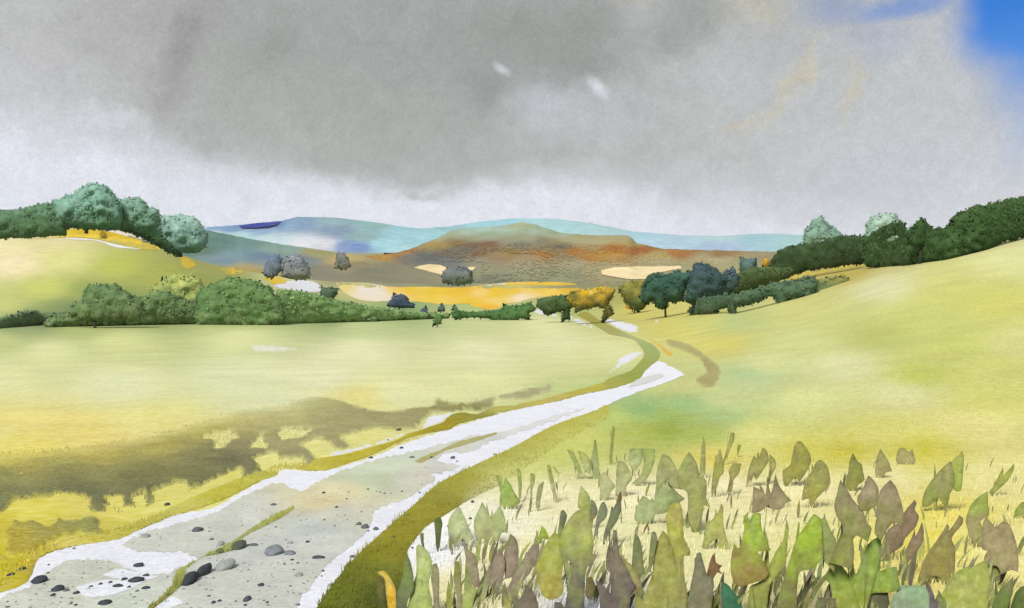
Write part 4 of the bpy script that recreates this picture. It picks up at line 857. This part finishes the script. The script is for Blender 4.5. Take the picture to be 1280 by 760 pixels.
# ------------------------------------------------------------------ leafy plants in the foreground
PA = (480,560,3.8); PB = (660,560,3.8); PC = (840,560,3.8); PD = (1020,560,3.8); PE = (1120,560,3.8); PG = (740,500,5.43); PV = (380,560,3.8)
def leaf_mesh(poly, D, c1, c2, seed, lean=0.):
    v, f, pxy, P, R = inflate(poly, lambda x: D, .09, 0, 5, .35, (), seed, True, .004)
    ys = [p[1] for p in poly]; y0, y1 = min(ys), max(ys)
    a, b = [[q * (1.04 if sum(cc) < 330 else .97 if sum(cc) < 420 else .86) for q in alb(cc)] for cc in (c1, c2)]; t = []
    ed_ = edist(pxy[:, 0], pxy[:, 1], P)
    for (x, y), em in zip(pxy, ed_):
        q = (y - y0) / max(1, y1 - y0) + .38 * mnoise.noise(Vector((x * .06, y * .05, seed)))
        c = mixc(a, b, min(max((q - .25) / .6, 0), 1)) * (1 + .24 * mnoise.noise(Vector((x * .13, y * .09, seed + 7)))) * (.80 if em < 1 else 1)   # darker leaf margin
        g_ = mnoise.noise(Vector((x * .07, y * .05, seed + 21))); c = mixc(c, alb((132, 150, 70)), .45 * max(0, g_)) if g_ > 0 else mixc(c, alb((140, 124, 104)), .5 * max(0, -g_))
        t.append(c)
    nrm = {}
    v = [(x, yy - lean * (D / F) * (y1 - p[1]), z) for (x, yy, z), p in zip(v, pxy)]
    return v, f, t
def tilt_up(o):
    me = o.data
    me.normals_split_custom_set_from_vertices([tuple((v.normal * .5 + Vector((0, -.30, .62))).normalized()) for v in me.vertices])
    return o
def plant(label, leaves, name='leafy_plant', cat='plant', group='leafy plants in the foreground', base=None):
    """leaves: (crop frame, tip colour, foot colour, outline); a bent stem ties them to the ground"""
    seedn[0] += 1
    L_ = []
    for c, c1, c2, pts in leaves:
        q = crop(c, pts)
        q = [(x, 776 if y >= 758.5 else y) for x, y in q]
        L_.append((q, c1, c2))
    ally = [p for q, _, _ in L_ for p in q]
    yb = max(p[1] for p in ally)
    xb = base if base else sum(p[0] for p in ally if p[1] > yb - 6) / len([p for p in ally if p[1] > yb - 6])
    D = gD(xb, yb); loc = at(xb, gpy(xb, D), D)
    root = thing(name, label, cat, loc, group)
    rng = random.Random(seedn[0])
    for k, (q, c1, c2) in enumerate(L_):
        sd_ = seedn[0] + k * .37
        v, f, t = leaf_mesh(q, D + .05 * k, c1, c2, sd_, rng.uniform(-.12, .12))
        v = shift(v, loc); tilt_up(link('leaf', v, f, 'leaf', t, root))
        # a second blade behind, turned across the first, so that the plant is full from any side
        mx = sum(p[0] for p in v) / len(v); my = sum(p[1] for p in v) / len(v); an = math.radians(rng.choice((-1, 1)) * rng.uniform(62, 80)); ca, sa = math.cos(an), math.sin(an)
        v2 = []
        wd = max(p[0] for p in v) - min(p[0] for p in v); zb = min(p[2] for p in v)
        for x, y, z in v:
            dx, dy = (x - mx) * .7, (y - my) * .7
            v2.append((mx + dx * ca - dy * sa, my + dx * sa + dy * ca + .02 + .34 * wd, zb + (z - zb) * .86))
        tilt_up(link('leaf', v2, f, 'leaf', t, root))
        xs = [p[0] for p in q]; ys = [p[1] for p in q]; h = max(ys) - min(ys)
        low = sum(p[0] for p in q if p[1] > max(ys) - .25 * h) / max(1, len([p for p in q if p[1] > max(ys) - .25 * h]))
        if k == 0 or max(ys) < yb - 8:
            p0 = (xb, yb + 2); p1 = (low, max(ys) - .15 * h); p2 = (sum(xs) / len(xs), min(ys) + .45 * h)
            sv, sf = tube([at(x, y, D + .05 * k + .03) for x, y in (p0, ((p0[0] + p1[0]) / 2, (p0[1] + p1[1]) / 2), p1, p2)], .006, .003, 5)
            link('stem', shift(sv, loc), sf, 'stem', None, root)
    return root
sage = (184,194,146); sage2 = (172,182,132); pur = (150,136,120); olive = (158,160,82); dk = (112,110,88); bright = (150,168,70); brn = (128,92,66)
plant('dark green hanging blade at the lower edge of the olive verge, the longer of two', [(PA,(92,106,58),(74,94,48),[(238,350),(250,335),(268,335),(278,365),(272,400),(265,470),(255,492),(247,470),(243,410)])])
plant('thin dark green blade left of the longer hanging blade under the olive verge', [(PA,(96,110,60),(84,104,60),[(172,405),(190,400),(190,440),(195,500),(188,508),(180,460)])])
plant('pale green broad leaf at the bottom, right of the olive verge', [(PA,(186,202,132),(164,180,100),[(150,480),(165,470),(205,500),(225,545),(222,600),(210,660),(225,720),(240,760),(100,760),(120,720),(140,640),(152,600)])])
plant('dark grey green leaf against the right edge of the olive verge', [(PA,(110,126,72),(90,96,76),[(62,760),(60,700),(90,600),(95,540),(112,500),(130,550),(142,620),(138,680),(115,720),(95,760)])])
plant('yellow curled leaf at the bottom of the olive verge', [(PV,(222,196,84),(226,176,44),[(345,595),(370,588),(390,597),(420,640),(435,680),(440,760),(405,760),(388,680),(380,625)]),(PV,(92,92,40),(78,82,40),[(345,612),(372,600),(382,650),(392,720),(400,760),(362,760),(350,690)])])
plant('purple grey thin leaf beside the pale green broad leaf', [(PA,(138,138,100),(160,144,128),[(228,560),(250,552),(262,600),(262,700),(260,760),(240,760),(232,690),(222,620)])])
plant('pale sage pointed leaf nearest the olive verge', [(PA,(190,202,150),(180,190,148),[(305,350),(325,310),(355,275),(375,310),(410,390),(440,460),(425,470),(400,460),(375,430),(345,460),(320,450),(305,400)])])
plant('sage plant with two pointed tips like a crown', [(PA,(184,194,140),(172,178,124),[(428,340),(440,310),(468,250),(510,330),(548,270),(570,310),(588,400),(560,400),(548,430),(520,460),(490,450),(470,430),(440,440),(430,400)])])
plant('fresh green small plant with a slanting blade above the sage plants', [(PA,(146,172,84),(158,172,96),[(550,250),(555,210),(575,140),(600,170),(625,220),(650,255),(620,280),(600,285),(570,290),(552,280)]),(PA,(166,180,104),(156,172,92),[(528,130),(545,130),(568,200),(556,215)])])
plant('thin upright green blade right of the fresh green plant', [(PA,(164,178,100),(176,184,122),[(630,95),(650,110),(655,170),(650,255),(640,250),(638,180)])])
plant('thin green blade second right of the fresh green plant', [(PA,(160,172,100),(182,184,130),[(695,120),(715,125),(718,160),(705,200),(705,270),(697,270),(695,180)])])
plant('grey green curved blade third right of the fresh green plant', [(PA,(172,178,124),(176,178,132),[(725,220),(735,180),(760,160),(755,200),(740,260),(735,300),(722,280)])])
plant('pale green slanting blade on the yellow bank, with a short spur', [(PB,(172,182,104),(198,198,148),[(88,85),(105,85),(125,160),(140,260),(130,260),(105,170)]),(PB,(176,184,106),(188,192,116),[(115,85),(128,92),(150,120),(140,122)])])
plant('olive thin stalk leaf at the bottom between purple leaves', [(PA,(134,136,76),(164,150,130),[(340,535),(355,535),(365,580),(370,650),(372,760),(350,760),(345,680),(330,620)])])
plant('purple grey leaf hanging slantwise under the sage crown plant', [(PA,(160,150,122),(160,144,128),[(372,440),(395,455),(405,490),(430,500),(450,590),(455,640),(445,690),(420,650),(400,590),(385,500)])])
plant('small yellow green leaf at the bottom beside the olive stalk leaf', [(PA,(172,184,110),(164,176,86),[(370,760),(375,690),(420,655),(440,670),(430,710),(400,760)])])
plant('purple grey plant with two fat flame shaped leaves', [(PA,(148,134,118),(150,138,122),[(495,680),(500,610),(520,530),(545,480),(565,505),(575,560),(560,650),(530,700),(522,660),(510,680)]),(PA,(142,128,112),(152,138,122),[(570,505),(590,440),(600,410),(630,440),(640,490),(635,560),(610,610),(575,622)])])
plant('long purple grey leaf leaning right with a green tip', [(PA,(150,138,122),(156,142,122),[(710,465),(735,480),(735,520),(700,590),(650,650),(615,690),(598,745),(575,745),(580,700),(600,640),(650,560),(690,490)]),(PB,(160,178,66),(150,166,90),[(38,455),(65,368),(85,390),(100,425),(90,435),(70,430),(50,460)])])
plant('dark grey forked leaf at the bottom edge, left of the biggest olive plant', [(PA,(104,98,82),(112,104,90),[(620,760),(617,705),(640,720),(665,700),(670,650),(695,670),(725,715),(742,760)])])
plant('olive tuft at the bottom edge, left of the dark forked leaf', [(PA,(166,164,96),(150,146,90),[(565,760),(570,700),(590,715),(605,735),(622,760)])])
plant('biggest olive plant with a dark purple foot in the middle of the foreground', [
 (PB,(164,172,86),(160,152,72),[(40,600),(45,540),(80,460),(125,400),(150,420),(162,480),(166,555),(160,610),(170,660),(160,700),(120,720),(80,710),(55,670)]),
 (PB,(170,180,98),(88,84,82),[(150,420),(200,320),(240,285),(290,285),(300,380),(300,490),(322,510),(300,550),(282,560),(272,600),(268,700),(268,760),(165,760),(185,690),(205,600),(208,540),(190,530),(166,555)]),
 (PB,(184,190,132),(166,174,96),[(238,285),(240,230),(250,175),(285,215),(300,262),(295,300)]),
 (PB,(104,112,82),(140,150,92),[(140,420),(155,300),(170,292),(185,320),(170,380),(152,430)])])
plant('dark slate leaf with a brown foot beside the top of the biggest olive plant', [(PB,(112,120,98),(140,120,80),[(290,330),(300,245),(320,260),(332,300),(320,330),(300,350),(280,385),(262,385),(270,350)])])
plant('slate leaf with a long tail, second right of the biggest olive plant', [(PB,(120,130,104),(146,150,126),[(325,330),(345,260),(362,250),(377,290),(370,330),(340,360),(325,420),(310,432),(318,380)])])
plant('dark slate leaf with a red brown tip leaning right', [(PB,(112,120,92),(116,118,92),[(358,460),(355,440),(370,370),(395,300),(422,250),(440,250),(442,290),(420,350),(385,400),(368,450)]),(PB,(120,76,58),(112,100,78),[(418,255),(430,225),(440,205),(446,232),(442,262)])])
plant('dark purple spiky plant with a tall grey spike at the bottom', [(PB,(122,112,98),(96,86,84),[(345,760),(340,700),(322,635),(350,645),(392,695),(395,640),(390,560),(378,540),(395,535),(402,500),(408,400),(425,400),(432,470),(440,520),(470,570),(500,640),(515,665),(490,700),(480,760)]),(PB,(152,146,94),(138,126,86),[(440,500),(470,540),(495,560),(530,620),(540,650),(510,690),(480,700),(460,650)])])
plant('grey green pointed leaf right of the dark purple spiky plant', [(PB,(118,126,88),(150,150,94),[(495,560),(500,470),(510,410),(530,430),(545,490),(548,550),(556,600),(530,610),(542,660),(555,690),(520,740),(500,690),(490,640)])])
plant('olive brown tufted plant with a dark pointed left leaf', [(PB,(112,122,82),(136,142,84),[(570,590),(575,500),(588,400),(605,400),(615,440),(600,500),(590,560),(580,590)]),(PB,(150,148,80),(150,150,82),[(545,720),(590,600),(595,540),(610,450),(640,390),(665,420),(690,490),(700,540),(720,600),(745,660),(750,760),(500,760),(510,690)])])
plant('tall narrow olive leaf with brown marks, right of the tufted plant', [(PC,(168,166,82),(142,142,84),[(-15,480),(-20,330),(0,280),(45,270),(60,330),(60,430),(90,490),(88,520),(60,525),(62,620),(75,700),(70,760),(-20,760),(-25,620)])])
plant('sage heart shaped plant above the tall olive leaf', [(PB,(168,180,124),(172,184,132),[(505,320),(520,270),(545,225),(595,255),(640,170),(680,130),(700,200),(745,240),(720,260),(650,310),(605,315),(590,345),(545,362),(510,345)])])
plant('pale sage leaf rising left above the slate leaves', [(PB,(190,194,146),(186,188,138),[(340,250),(345,130),(360,110),(415,180),(400,200),(370,250)])])
plant('sage grey leaf in the middle, above the red brown tip', [(PB,(172,176,122),(186,188,140),[(415,230),(420,110),(430,65),(460,70),(497,140),(470,180),(460,230)])])
plant('sage leaf under the green bush patch, left of the cleft', [(PB,(172,188,112),(172,178,128),[(490,170),(540,120),(550,40),(545,0),(600,0),(600,60),(580,120),(550,160),(520,180)]),(PB,(164,184,110),(184,194,140),[(478,60),(482,0),(545,0),(540,60),(510,112),(490,95)])])
plant('broad grey green plant on the slope under the green patch', [(PB,(166,172,112),(164,168,116),[(610,140),(620,80),(640,30),(680,50),(720,120),(760,130),(770,200),(690,190),(660,150),(620,200),(612,180)]),(PC,(160,166,104),(158,160,96),[(30,180),(20,120),(45,60),(75,10),(110,60),(130,130),(160,150),(160,230),(180,278),(150,270),(140,330),(122,402),(95,390),(75,330),(70,210)])])
plant('thin straight blade beside the broad grey green plant', [(PC,(168,176,104),(166,170,110),[(132,140),(138,20),(150,-60),(160,0),(158,145)])])
plant('thin leaning blade standing on the bank, tallest of the bank blades', [(PG,(168,178,92),(180,184,112),[(115,440),(120,340),(135,230),(140,180),(160,190),(155,240),(140,380),(125,440)])])
plant('forked pale green plant on the bank with three crossing blades', [(PB,(172,184,104),(176,186,124),[(185,10),(210,15),(250,90),(258,130),(235,110)]),(PB,(172,182,100),(180,190,130),[(235,15),(255,15),(300,60),(300,130),(265,100)]),(PB,(162,174,90),(172,184,130),[(300,60),(310,0),(315,-40),(325,-35),(335,60),(345,150),(310,150)])])
plant('red brown tiny pointed sprig', [(PB,(126,78,58),(134,88,64),[(540,412),(560,370),(570,358),(578,395),(568,382),(550,408)])])
plant('brown olive small leaf right of the dark foot of the biggest olive plant', [(PB,(150,134,90),(184,168,112),[(270,690),(280,620),(300,610),(325,660),(325,720),(290,718)])])
plant('black purple low leaf at the bottom edge under the biggest olive plant', [(PB,(92,88,78),(100,92,84),[(120,760),(125,730),(160,735),(172,760)])])
plant('light yellow green plant with two pointed tips', [(PC,(184,184,104),(180,184,108),[(140,470),(165,390),(185,345),(220,300),(232,262),(243,280),(245,370),(275,480),(225,480),(222,430),(195,440),(165,475)])])
plant('olive grey spindle shaped leaf on the slope', [(PC,(170,170,92),(162,158,106),[(185,235),(185,190),(200,60),(225,0),(240,60),(245,110),(225,140),(205,210)])])
plant('thin olive blade leaning right above the spindle leaf', [(PG,(164,166,98),(172,170,92),[(885,430),(920,310),(945,220),(970,225),(965,270),(925,370),(895,440)])])
plant('very small olive sprig right of the thin leaning blade', [(PG,(172,170,92),(176,172,94),[(983,390),(985,345),(990,300),(1015,308),(1002,345)])])
plant('olive grey leaf with a ragged top, next right of the spindle leaf', [(PC,(158,156,88),(166,160,108),[(260,215),(275,140),(270,110),(290,75),(330,75),(320,120),(295,150),(285,200),(270,225)])])
plant('olive ragged plant with two feet', [(PC,(150,150,84),(162,158,106),[(350,185),(365,100),(390,35),(410,60),(430,0),(450,10),(460,60),(430,110),(400,155),(395,120),(375,150)])])
plant('slim olive leaf right of the plant with two feet', [(PC,(166,164,96),(170,166,112),[(452,170),(465,90),(465,30),(490,55),(495,90),(475,130),(460,170)])])
plant('large olive leaf with a ragged lower edge in the back row', [(PC,(146,146,70),(150,146,78),[(525,110),(560,80),(570,30),(590,-30),(615,-30),(650,20),(660,60),(640,110),(605,160),(585,140),(545,182),(530,170)])])
plant('large olive leaf tilted left with a frayed foot, next to the back row leaf', [(PC,(150,150,88),(156,154,78),[(615,250),(635,160),(670,110),(690,70),(715,60),(745,95),(755,170),(720,210),(690,240),(660,288),(650,240)])])
plant('bright green plant with a grey brown winged top', [(PC,(148,172,66),(140,126,66),[(320,460),(335,370),(330,310),(350,310),(362,360),(378,300),(412,300),(415,360),(435,420),(465,480),(400,485),(430,530),(460,580),(440,620),(380,640),(320,660),(285,620),(275,540),(290,440),(305,470)]),(PC,(134,126,94),(144,134,100),[(385,180),(430,205),(465,240),(490,120),(500,160),(530,210),(568,250),(540,260),(520,290),(470,290),(460,265),(420,300),(378,310)]),(PC,(156,168,74),(140,146,76),[(360,700),(370,650),(440,610),(480,490),(515,430),(525,370),(540,375),(535,500),(530,545),(490,600),(460,650),(450,740),(440,760),(355,760)])])
plant('dark grey pointed plant with a brown torn leaf', [(PC,(112,112,92),(118,114,86),[(70,760),(80,680),(100,560),(110,490),(130,485),(145,540),(165,600),(185,600),(195,640),(190,700),(170,760)]),(PC,(120,84,60),(116,98,70),[(165,605),(190,520),(205,500),(210,545),(240,560),(225,580),(250,605),(215,592),(188,640)])])
plant('deep emerald green leaf at the bottom edge', [(PC,(48,104,76),(44,92,70),[(240,760),(232,690),(230,628),(265,645),(300,695),(325,700),(332,760)])])
plant('vivid green arched leaf with a grey right side', [(PC,(146,170,58),(112,112,66),[(480,760),(510,680),(545,560),(580,440),(620,370),(665,305),(700,330),(705,400),(712,510),(660,570),(605,585),(590,680),(595,760)]),(PC,(134,146,84),(138,136,84),[(690,332),(720,325),(745,380),(780,450),(770,590),(705,510),(700,400)])])
plant('two small dark leaves at the bottom, right of the vivid arched leaf', [(PC,(112,114,76),(104,106,74),[(670,760),(690,720),(720,712),(728,730),(715,760)]),(PD,(108,104,68),(100,100,70),[(50,760),(60,715),(95,715),(88,760)])])
plant('big branching olive plant with three pointed tops', [(PD,(140,134,96),(126,132,68),[(95,280),(110,220),(128,160),(150,190),(190,260),(230,300),(250,360),(270,390),(250,450),(200,420),(180,440),(185,500),(170,580),(120,560),(60,545),(100,470),(130,420),(130,370),(105,330)]),(PD,(144,134,106),(136,134,80),[(195,240),(225,190),(250,130),(280,160),(298,200),(290,270),(270,285),(235,300),(210,290)]),(PD,(148,138,106),(136,132,84),[(295,195),(340,143),(370,180),(400,260),(412,330),(400,370),(370,350),(345,370),(310,440),(275,400),(285,310),(280,280)]),
 (PD,(130,158,76),(146,160,66),[(200,600),(250,470),(320,420),(315,540),(310,590),(350,575),(390,570),(400,640),(395,680),(330,690),(260,700),(225,760),(90,760),(70,650),(40,620),(100,540),(150,590),(160,620),(180,600)]),(PD,(94,92,72),(78,80,74),[(230,760),(240,700),(300,680),(345,690),(352,760)])])
plant('dark olive pointed leaf behind the branching plant', [(PD,(130,132,74),(142,144,74),[(135,190),(155,110),(160,70),(178,25),(200,65),(218,80),(230,150),(200,175),(180,204),(150,195)])])
plant('pale khaki teardrop leaf in the back row', [(PD,(154,148,100),(162,156,106),[(278,110),(285,40),(300,0),(340,60),(360,110),(330,115),(315,142),(285,130)])])
plant('pale khaki twin leaf, rightmost of the back row', [(PD,(168,164,104),(176,170,116),[(378,60),(390,0),(420,0),(440,20),(455,0),(475,70),(440,78),(400,75)])])
plant('broad green leaf with a light green blade on its right edge', [(PD,(146,148,92),(140,146,76),[(502,280),(510,220),(550,150),(600,95),(640,60),(660,110),(650,190),(635,220),(625,302),(600,260),(580,235),(540,275)]),(PD,(160,172,78),(146,158,76),[(640,60),(670,30),(685,5),(695,40),(690,200),(660,205),(645,180)])])
plant('plum brown slanting leaf right of the branching plant', [(PD,(134,116,92),(128,112,92),[(305,520),(315,460),(350,390),(400,360),(430,310),(480,255),(490,270),(480,300),(497,330),(480,380),(430,430),(410,470),(360,500),(320,540)])])
plant('slim plum brown leaf on a crooked stalk', [(PD,(140,122,98),(136,120,98),[(425,560),(430,510),(460,450),(490,400),(510,355),(517,400),(510,450),(480,500),(440,545),(432,612),(395,600),(395,550)])])
plant('pale teal leaf at the bottom beside the violet black leaf', [(PD,(150,178,142),(128,142,122),[(345,760),(360,700),(410,665),(460,645),(510,655),(535,700),(545,760)])])
plant('violet black pointed leaf at the bottom edge', [(PD,(96,86,92),(100,92,122),[(510,760),(520,690),(510,625),(530,640),(555,690),(560,720),(575,690),(600,720),(605,760)])])
plant('large khaki drop shaped leaf with a slanting stalk', [(PD,(150,140,88),(148,138,74),[(485,640),(490,600),(530,530),(580,470),(620,420),(660,370),(690,325),(708,340),(700,370),(650,430),(665,480),(660,580),(640,620),(600,650),(590,615),(540,610),(510,640)])])
plant('light green fan of leaves at the bottom right', [(PE,(172,180,98),(160,166,86),[(215,690),(270,620),(340,570),(420,525),(440,600),(440,680),(430,760),(200,760)]),(PE,(140,150,76),(126,136,72),[(300,700),(410,590),(435,640),(435,720),(400,760),(330,760)])])
plant('fresh green thin blade slanting up at the right', [(PE,(170,178,84),(164,170,96),[(440,210),(470,170),(520,110),(550,70),(555,90),(530,150),(480,200),(455,228)])])
plant('green topped leaf fading to mauve at the right', [(PE,(148,164,78),(168,152,112),[(330,340),(350,280),(385,235),(435,205),(437,300),(420,330),(400,350),(420,400),(410,470),(385,470),(350,430),(340,390)])])
plant('mauve grey broad ragged leaf at the right', [(PE,(166,154,112),(158,148,108),[(425,360),(440,330),(480,385),(520,355),(550,370),(575,440),(585,520),(580,590),(545,580),(500,600),(480,560),(440,560),(420,530),(440,490),(410,480)]),(PE,(138,142,80),(150,158,84),[(425,540),(500,510),(510,560),(490,640),(450,690),(428,650)])])
plant('dark green pointed leaf at the bottom right', [(PE,(104,118,66),(88,108,54),[(435,760),(480,690),(530,640),(555,610),(555,680),(540,730),(500,760)])])
plant('darkest green leaf in the bottom right corner', [(PE,(92,108,56),(74,92,46),[(530,760),(570,710),(608,670),(640,650),(680,640),(680,760)])])
plant('green pointed leaf cut by the right edge of the photo', [(PE,(148,166,72),(152,166,80),[(550,335),(570,300),(608,265),(640,250),(670,245),(670,325),(600,318)])])
plant('dark mauve green mound of leaves at the bottom, right of the pale teal leaf', [(PE,(122,128,80),(96,98,80),[(185,760),(190,690),(215,700),(260,735),(320,700),(350,760)])])

# ------------------------------------------------------------------ loose gravel on the track
def gravel():
    rng = random.Random(21); verts, faces, tints = [], [], []; W = np.asarray(wash); k = 0
    while k < 2600:
        x, y = rng.uniform(0, 700), rng.uniform(515, 775)
        if not inside([x], [y], wash)[0] or mnoise.noise(Vector((x * .02, y * .05, 8))) < rng.uniform(-.5, .5): continue
        k += 1; D = gD(x, y); p = at(x, y, D); r = rng.choice((.008, .012, .016, .03)) * rng.uniform(.7, 1.3); b = len(verts)
        g = rng.uniform(120, 205); col = alb((g, g, g - 4))
        verts.append((p[0], p[1], p[2] + r * .8))
        for i in range(5):
            a = i * 1.2566 + rng.uniform(-.3, .3); verts.append((p[0] + r * math.cos(a), p[1] + r * math.sin(a), p[2] + .004))
        faces += [(b, b + 1 + i, b + 1 + (i + 1) % 5) for i in range(5)]; tints += [col] * 6
    tag(link('gravel', verts, faces, 'stone', tints), 'fine pale grey gravel strewn over the track', 'gravel', None, 'stuff')
gravel()
# ------------------------------------------------------------------ grass
def grass(label, poly, n, hmin, hmax, ctrl, seed, wid=.006, lo=.88, hi=1.07, lean=.35, keep=None):
    rng = random.Random(seed); P = np.asarray(poly); X, Y = [], []
    xr = (P[:, 0].min(), P[:, 0].max()); yr = (P[:, 1].min(), P[:, 1].max())
    while len(X) < n:
        bx = [rng.uniform(*xr) for _ in range(4000)]; by = [rng.uniform(*yr) for _ in range(4000)]
        ok = inside(bx, by, poly)
        for x, y, k in zip(bx, by, ok):
            if k and (keep is None or rng.random() < keep(x, y)): X.append(x); Y.append(y)
    X, Y = X[:n], Y[:n]
    cols = washes(ctrl, X, Y); verts, faces, tints, norms = [], [], [], {}
    for x, y, c in zip(X, Y, cols):
        D = gD(x, y); p = at(x, y, D); h = rng.uniform(hmin, hmax) * (.7 + .6 * mnoise.noise(Vector((p[0] * .8, p[1] * .5, seed)))); w_ = wid * rng.uniform(.7, 1.4) * (1 + D / 40)
        lx, ly = rng.gauss(.15, lean) * h, rng.gauss(0, lean) * h; a = rng.uniform(-.7, .7); ux, uy = math.cos(a) * w_, math.sin(a) * w_
        b = len(verts)
        verts += [(p[0] - ux, p[1] - uy, p[2] - .01), (p[0] + ux, p[1] + uy, p[2] - .01), (p[0] + ux * .7 + lx * .4, p[1] + uy * .7 + ly * .4, p[2] + h * .6), (p[0] - ux * .7 + lx * .4, p[1] - uy * .7 + ly * .4, p[2] + h * .6), (p[0] + lx, p[1] + ly, p[2] + h)]
        faces += [(b, b + 1, b + 2, b + 3), (b + 3, b + 2, b + 4)]
        t = c * rng.uniform(lo, hi); tints += [t] * 5
        for e in range(5): norms[b + e] = Vector((rng.gauss(0, .12), -.18, 1)).normalized()
    tag(link('grass', verts, faces, 'leaf', tints, norms=norms), label, 'grass', None, 'stuff')
def blades():
    rng = random.Random(77); verts, faces, tints, norms = [], [], [], {}
    pal = [(150,160,84), (168,176,108), (128,120,96), (150,138,116), (120,136,78), (176,182,128), (108,104,84), (160,164,80)]
    n = 0
    while n < 460:
        x, y = rng.uniform(560, 1300), 775 - 215 * rng.random() ** 1.5
        if y < np.interp(x, [560, 640, 760, 1300], [690, 620, 575, 585]) or mnoise.noise(Vector((x * .012, y * .02, 5))) < -.2: continue
        n += 1; D = gD(x, y); p = Vector(at(x, y, D)); h = rng.uniform(.16, .42) * (1 + (y > 690) * .45); w_ = h * rng.uniform(.05, .10)
        tip = Vector((rng.gauss(.22, .22) * h, rng.gauss(0, .2) * h, h)); a = rng.uniform(-.6, .6); u = Vector((math.cos(a), math.sin(a), 0))
        b = len(verts); c = np.array(alb(rng.choice(pal))) * rng.uniform(.8, 1.0); c2 = np.array(alb(rng.choice(pal))) * .9
        for i, (s, ww) in enumerate(((0, .35), (.25, .85), (.5, 1), (.75, .65))):
            q = p + Vector((tip.x * s ** 1.6, tip.y * s ** 1.6, tip.z * s))
            for sg in (-1, 1): e = q + u * (sg * w_ * ww); verts.append(tuple(e)); tints.append(mixc(c2, c, s))
        verts.append(tuple(p + tip)); tints.append(c)
        for i in range(3): faces.append((b + 2 * i, b + 2 * i + 1, b + 2 * i + 3, b + 2 * i + 2))
        faces.append((b + 6, b + 7, b + 8))
        for e in range(9): norms[b + e] = Vector((0, -.45, .85)).normalized()
    tag(link('tall_grass', verts, faces, 'leaf', tints, norms=norms), 'tall olive and mauve grass blades standing among the leafy plants', 'grass', None, 'stuff')
blades()
grass('pale straw coloured grass growing between the leafy plants', [(505,775),(512,700),(560,655),(640,600),(760,530),(900,548),(1300,540),(1300,775)], 13000, .07, .24, GROUND, 1, lo=1.0, hi=1.2)
grass('thin grass on the sunny slope above the leafy plants', [(760,530),(860,470),(1000,430),(1300,430),(1300,540),(900,548)], 7000, .08, .2, GROUND, 2, lo=.92)
grass('olive grass along the right edge of the track', vr, 7000, .06, .2, VERGEC, 3, lo=.84, hi=1.12)
def near_edge(pl, r): 
    return lambda x, y: 1.0 if edist(np.array([x]), np.array([y]), pl)[0] < r else .12
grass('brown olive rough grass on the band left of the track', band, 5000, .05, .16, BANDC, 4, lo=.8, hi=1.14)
grass('yellow olive grass fringing the left edge of the track', [(-20,745),(30,722),(48,694),(150,669),(265,631),(350,587),(405,586),(470,566),(566,531),(640,511),(640,507),(560,526),(470,560),(400,578),(345,582),(260,622),(145,661),(70,676),(20,700),(-20,712)], 2600, .05, .16, LEFTC, 5, lo=.86, hi=1.1)
grass('grass growing along the middle ridge of the track', ridge, 1500, .05, .13, [(205,745,(150,152,78)),(230,705,(172,180,102)),(310,670,(168,176,102)),(365,636,(176,178,92))], 6)

# ------------------------------------------------------------------ the air between here and the far hills
HAZE = 0.00003
if HAZE:
    hm = bpy.data.materials.new('haze_air'); hm.use_nodes = True; hn = hm.node_tree
    hn.nodes.remove(hn.nodes['Principled BSDF'])
    pv = hn.nodes.new('ShaderNodeVolumePrincipled'); pv.inputs['Density'].default_value = HAZE; pv.inputs['Color'].default_value = (.90, .95, 1, 1); pv.inputs['Anisotropy'].default_value = .1
    hn.links.new(pv.outputs[0], hn.nodes['Material Output'].inputs['Volume'])
    X, Y0, Y1, Z0, Z1 = 9500, -60, 7200, -320, 260
    vs_ = [(x, y, z) for z in (Z0, Z1) for y in (Y0, Y1) for x in (-X, X)]
    M['haze'] = hm
    hz_ = link('haze', vs_, [(0, 2, 3, 1), (4, 5, 7, 6), (0, 1, 5, 4), (2, 6, 7, 3), (0, 4, 6, 2), (1, 3, 7, 5)], 'haze', None, None, False)
    tag(hz_, kind='stuff')
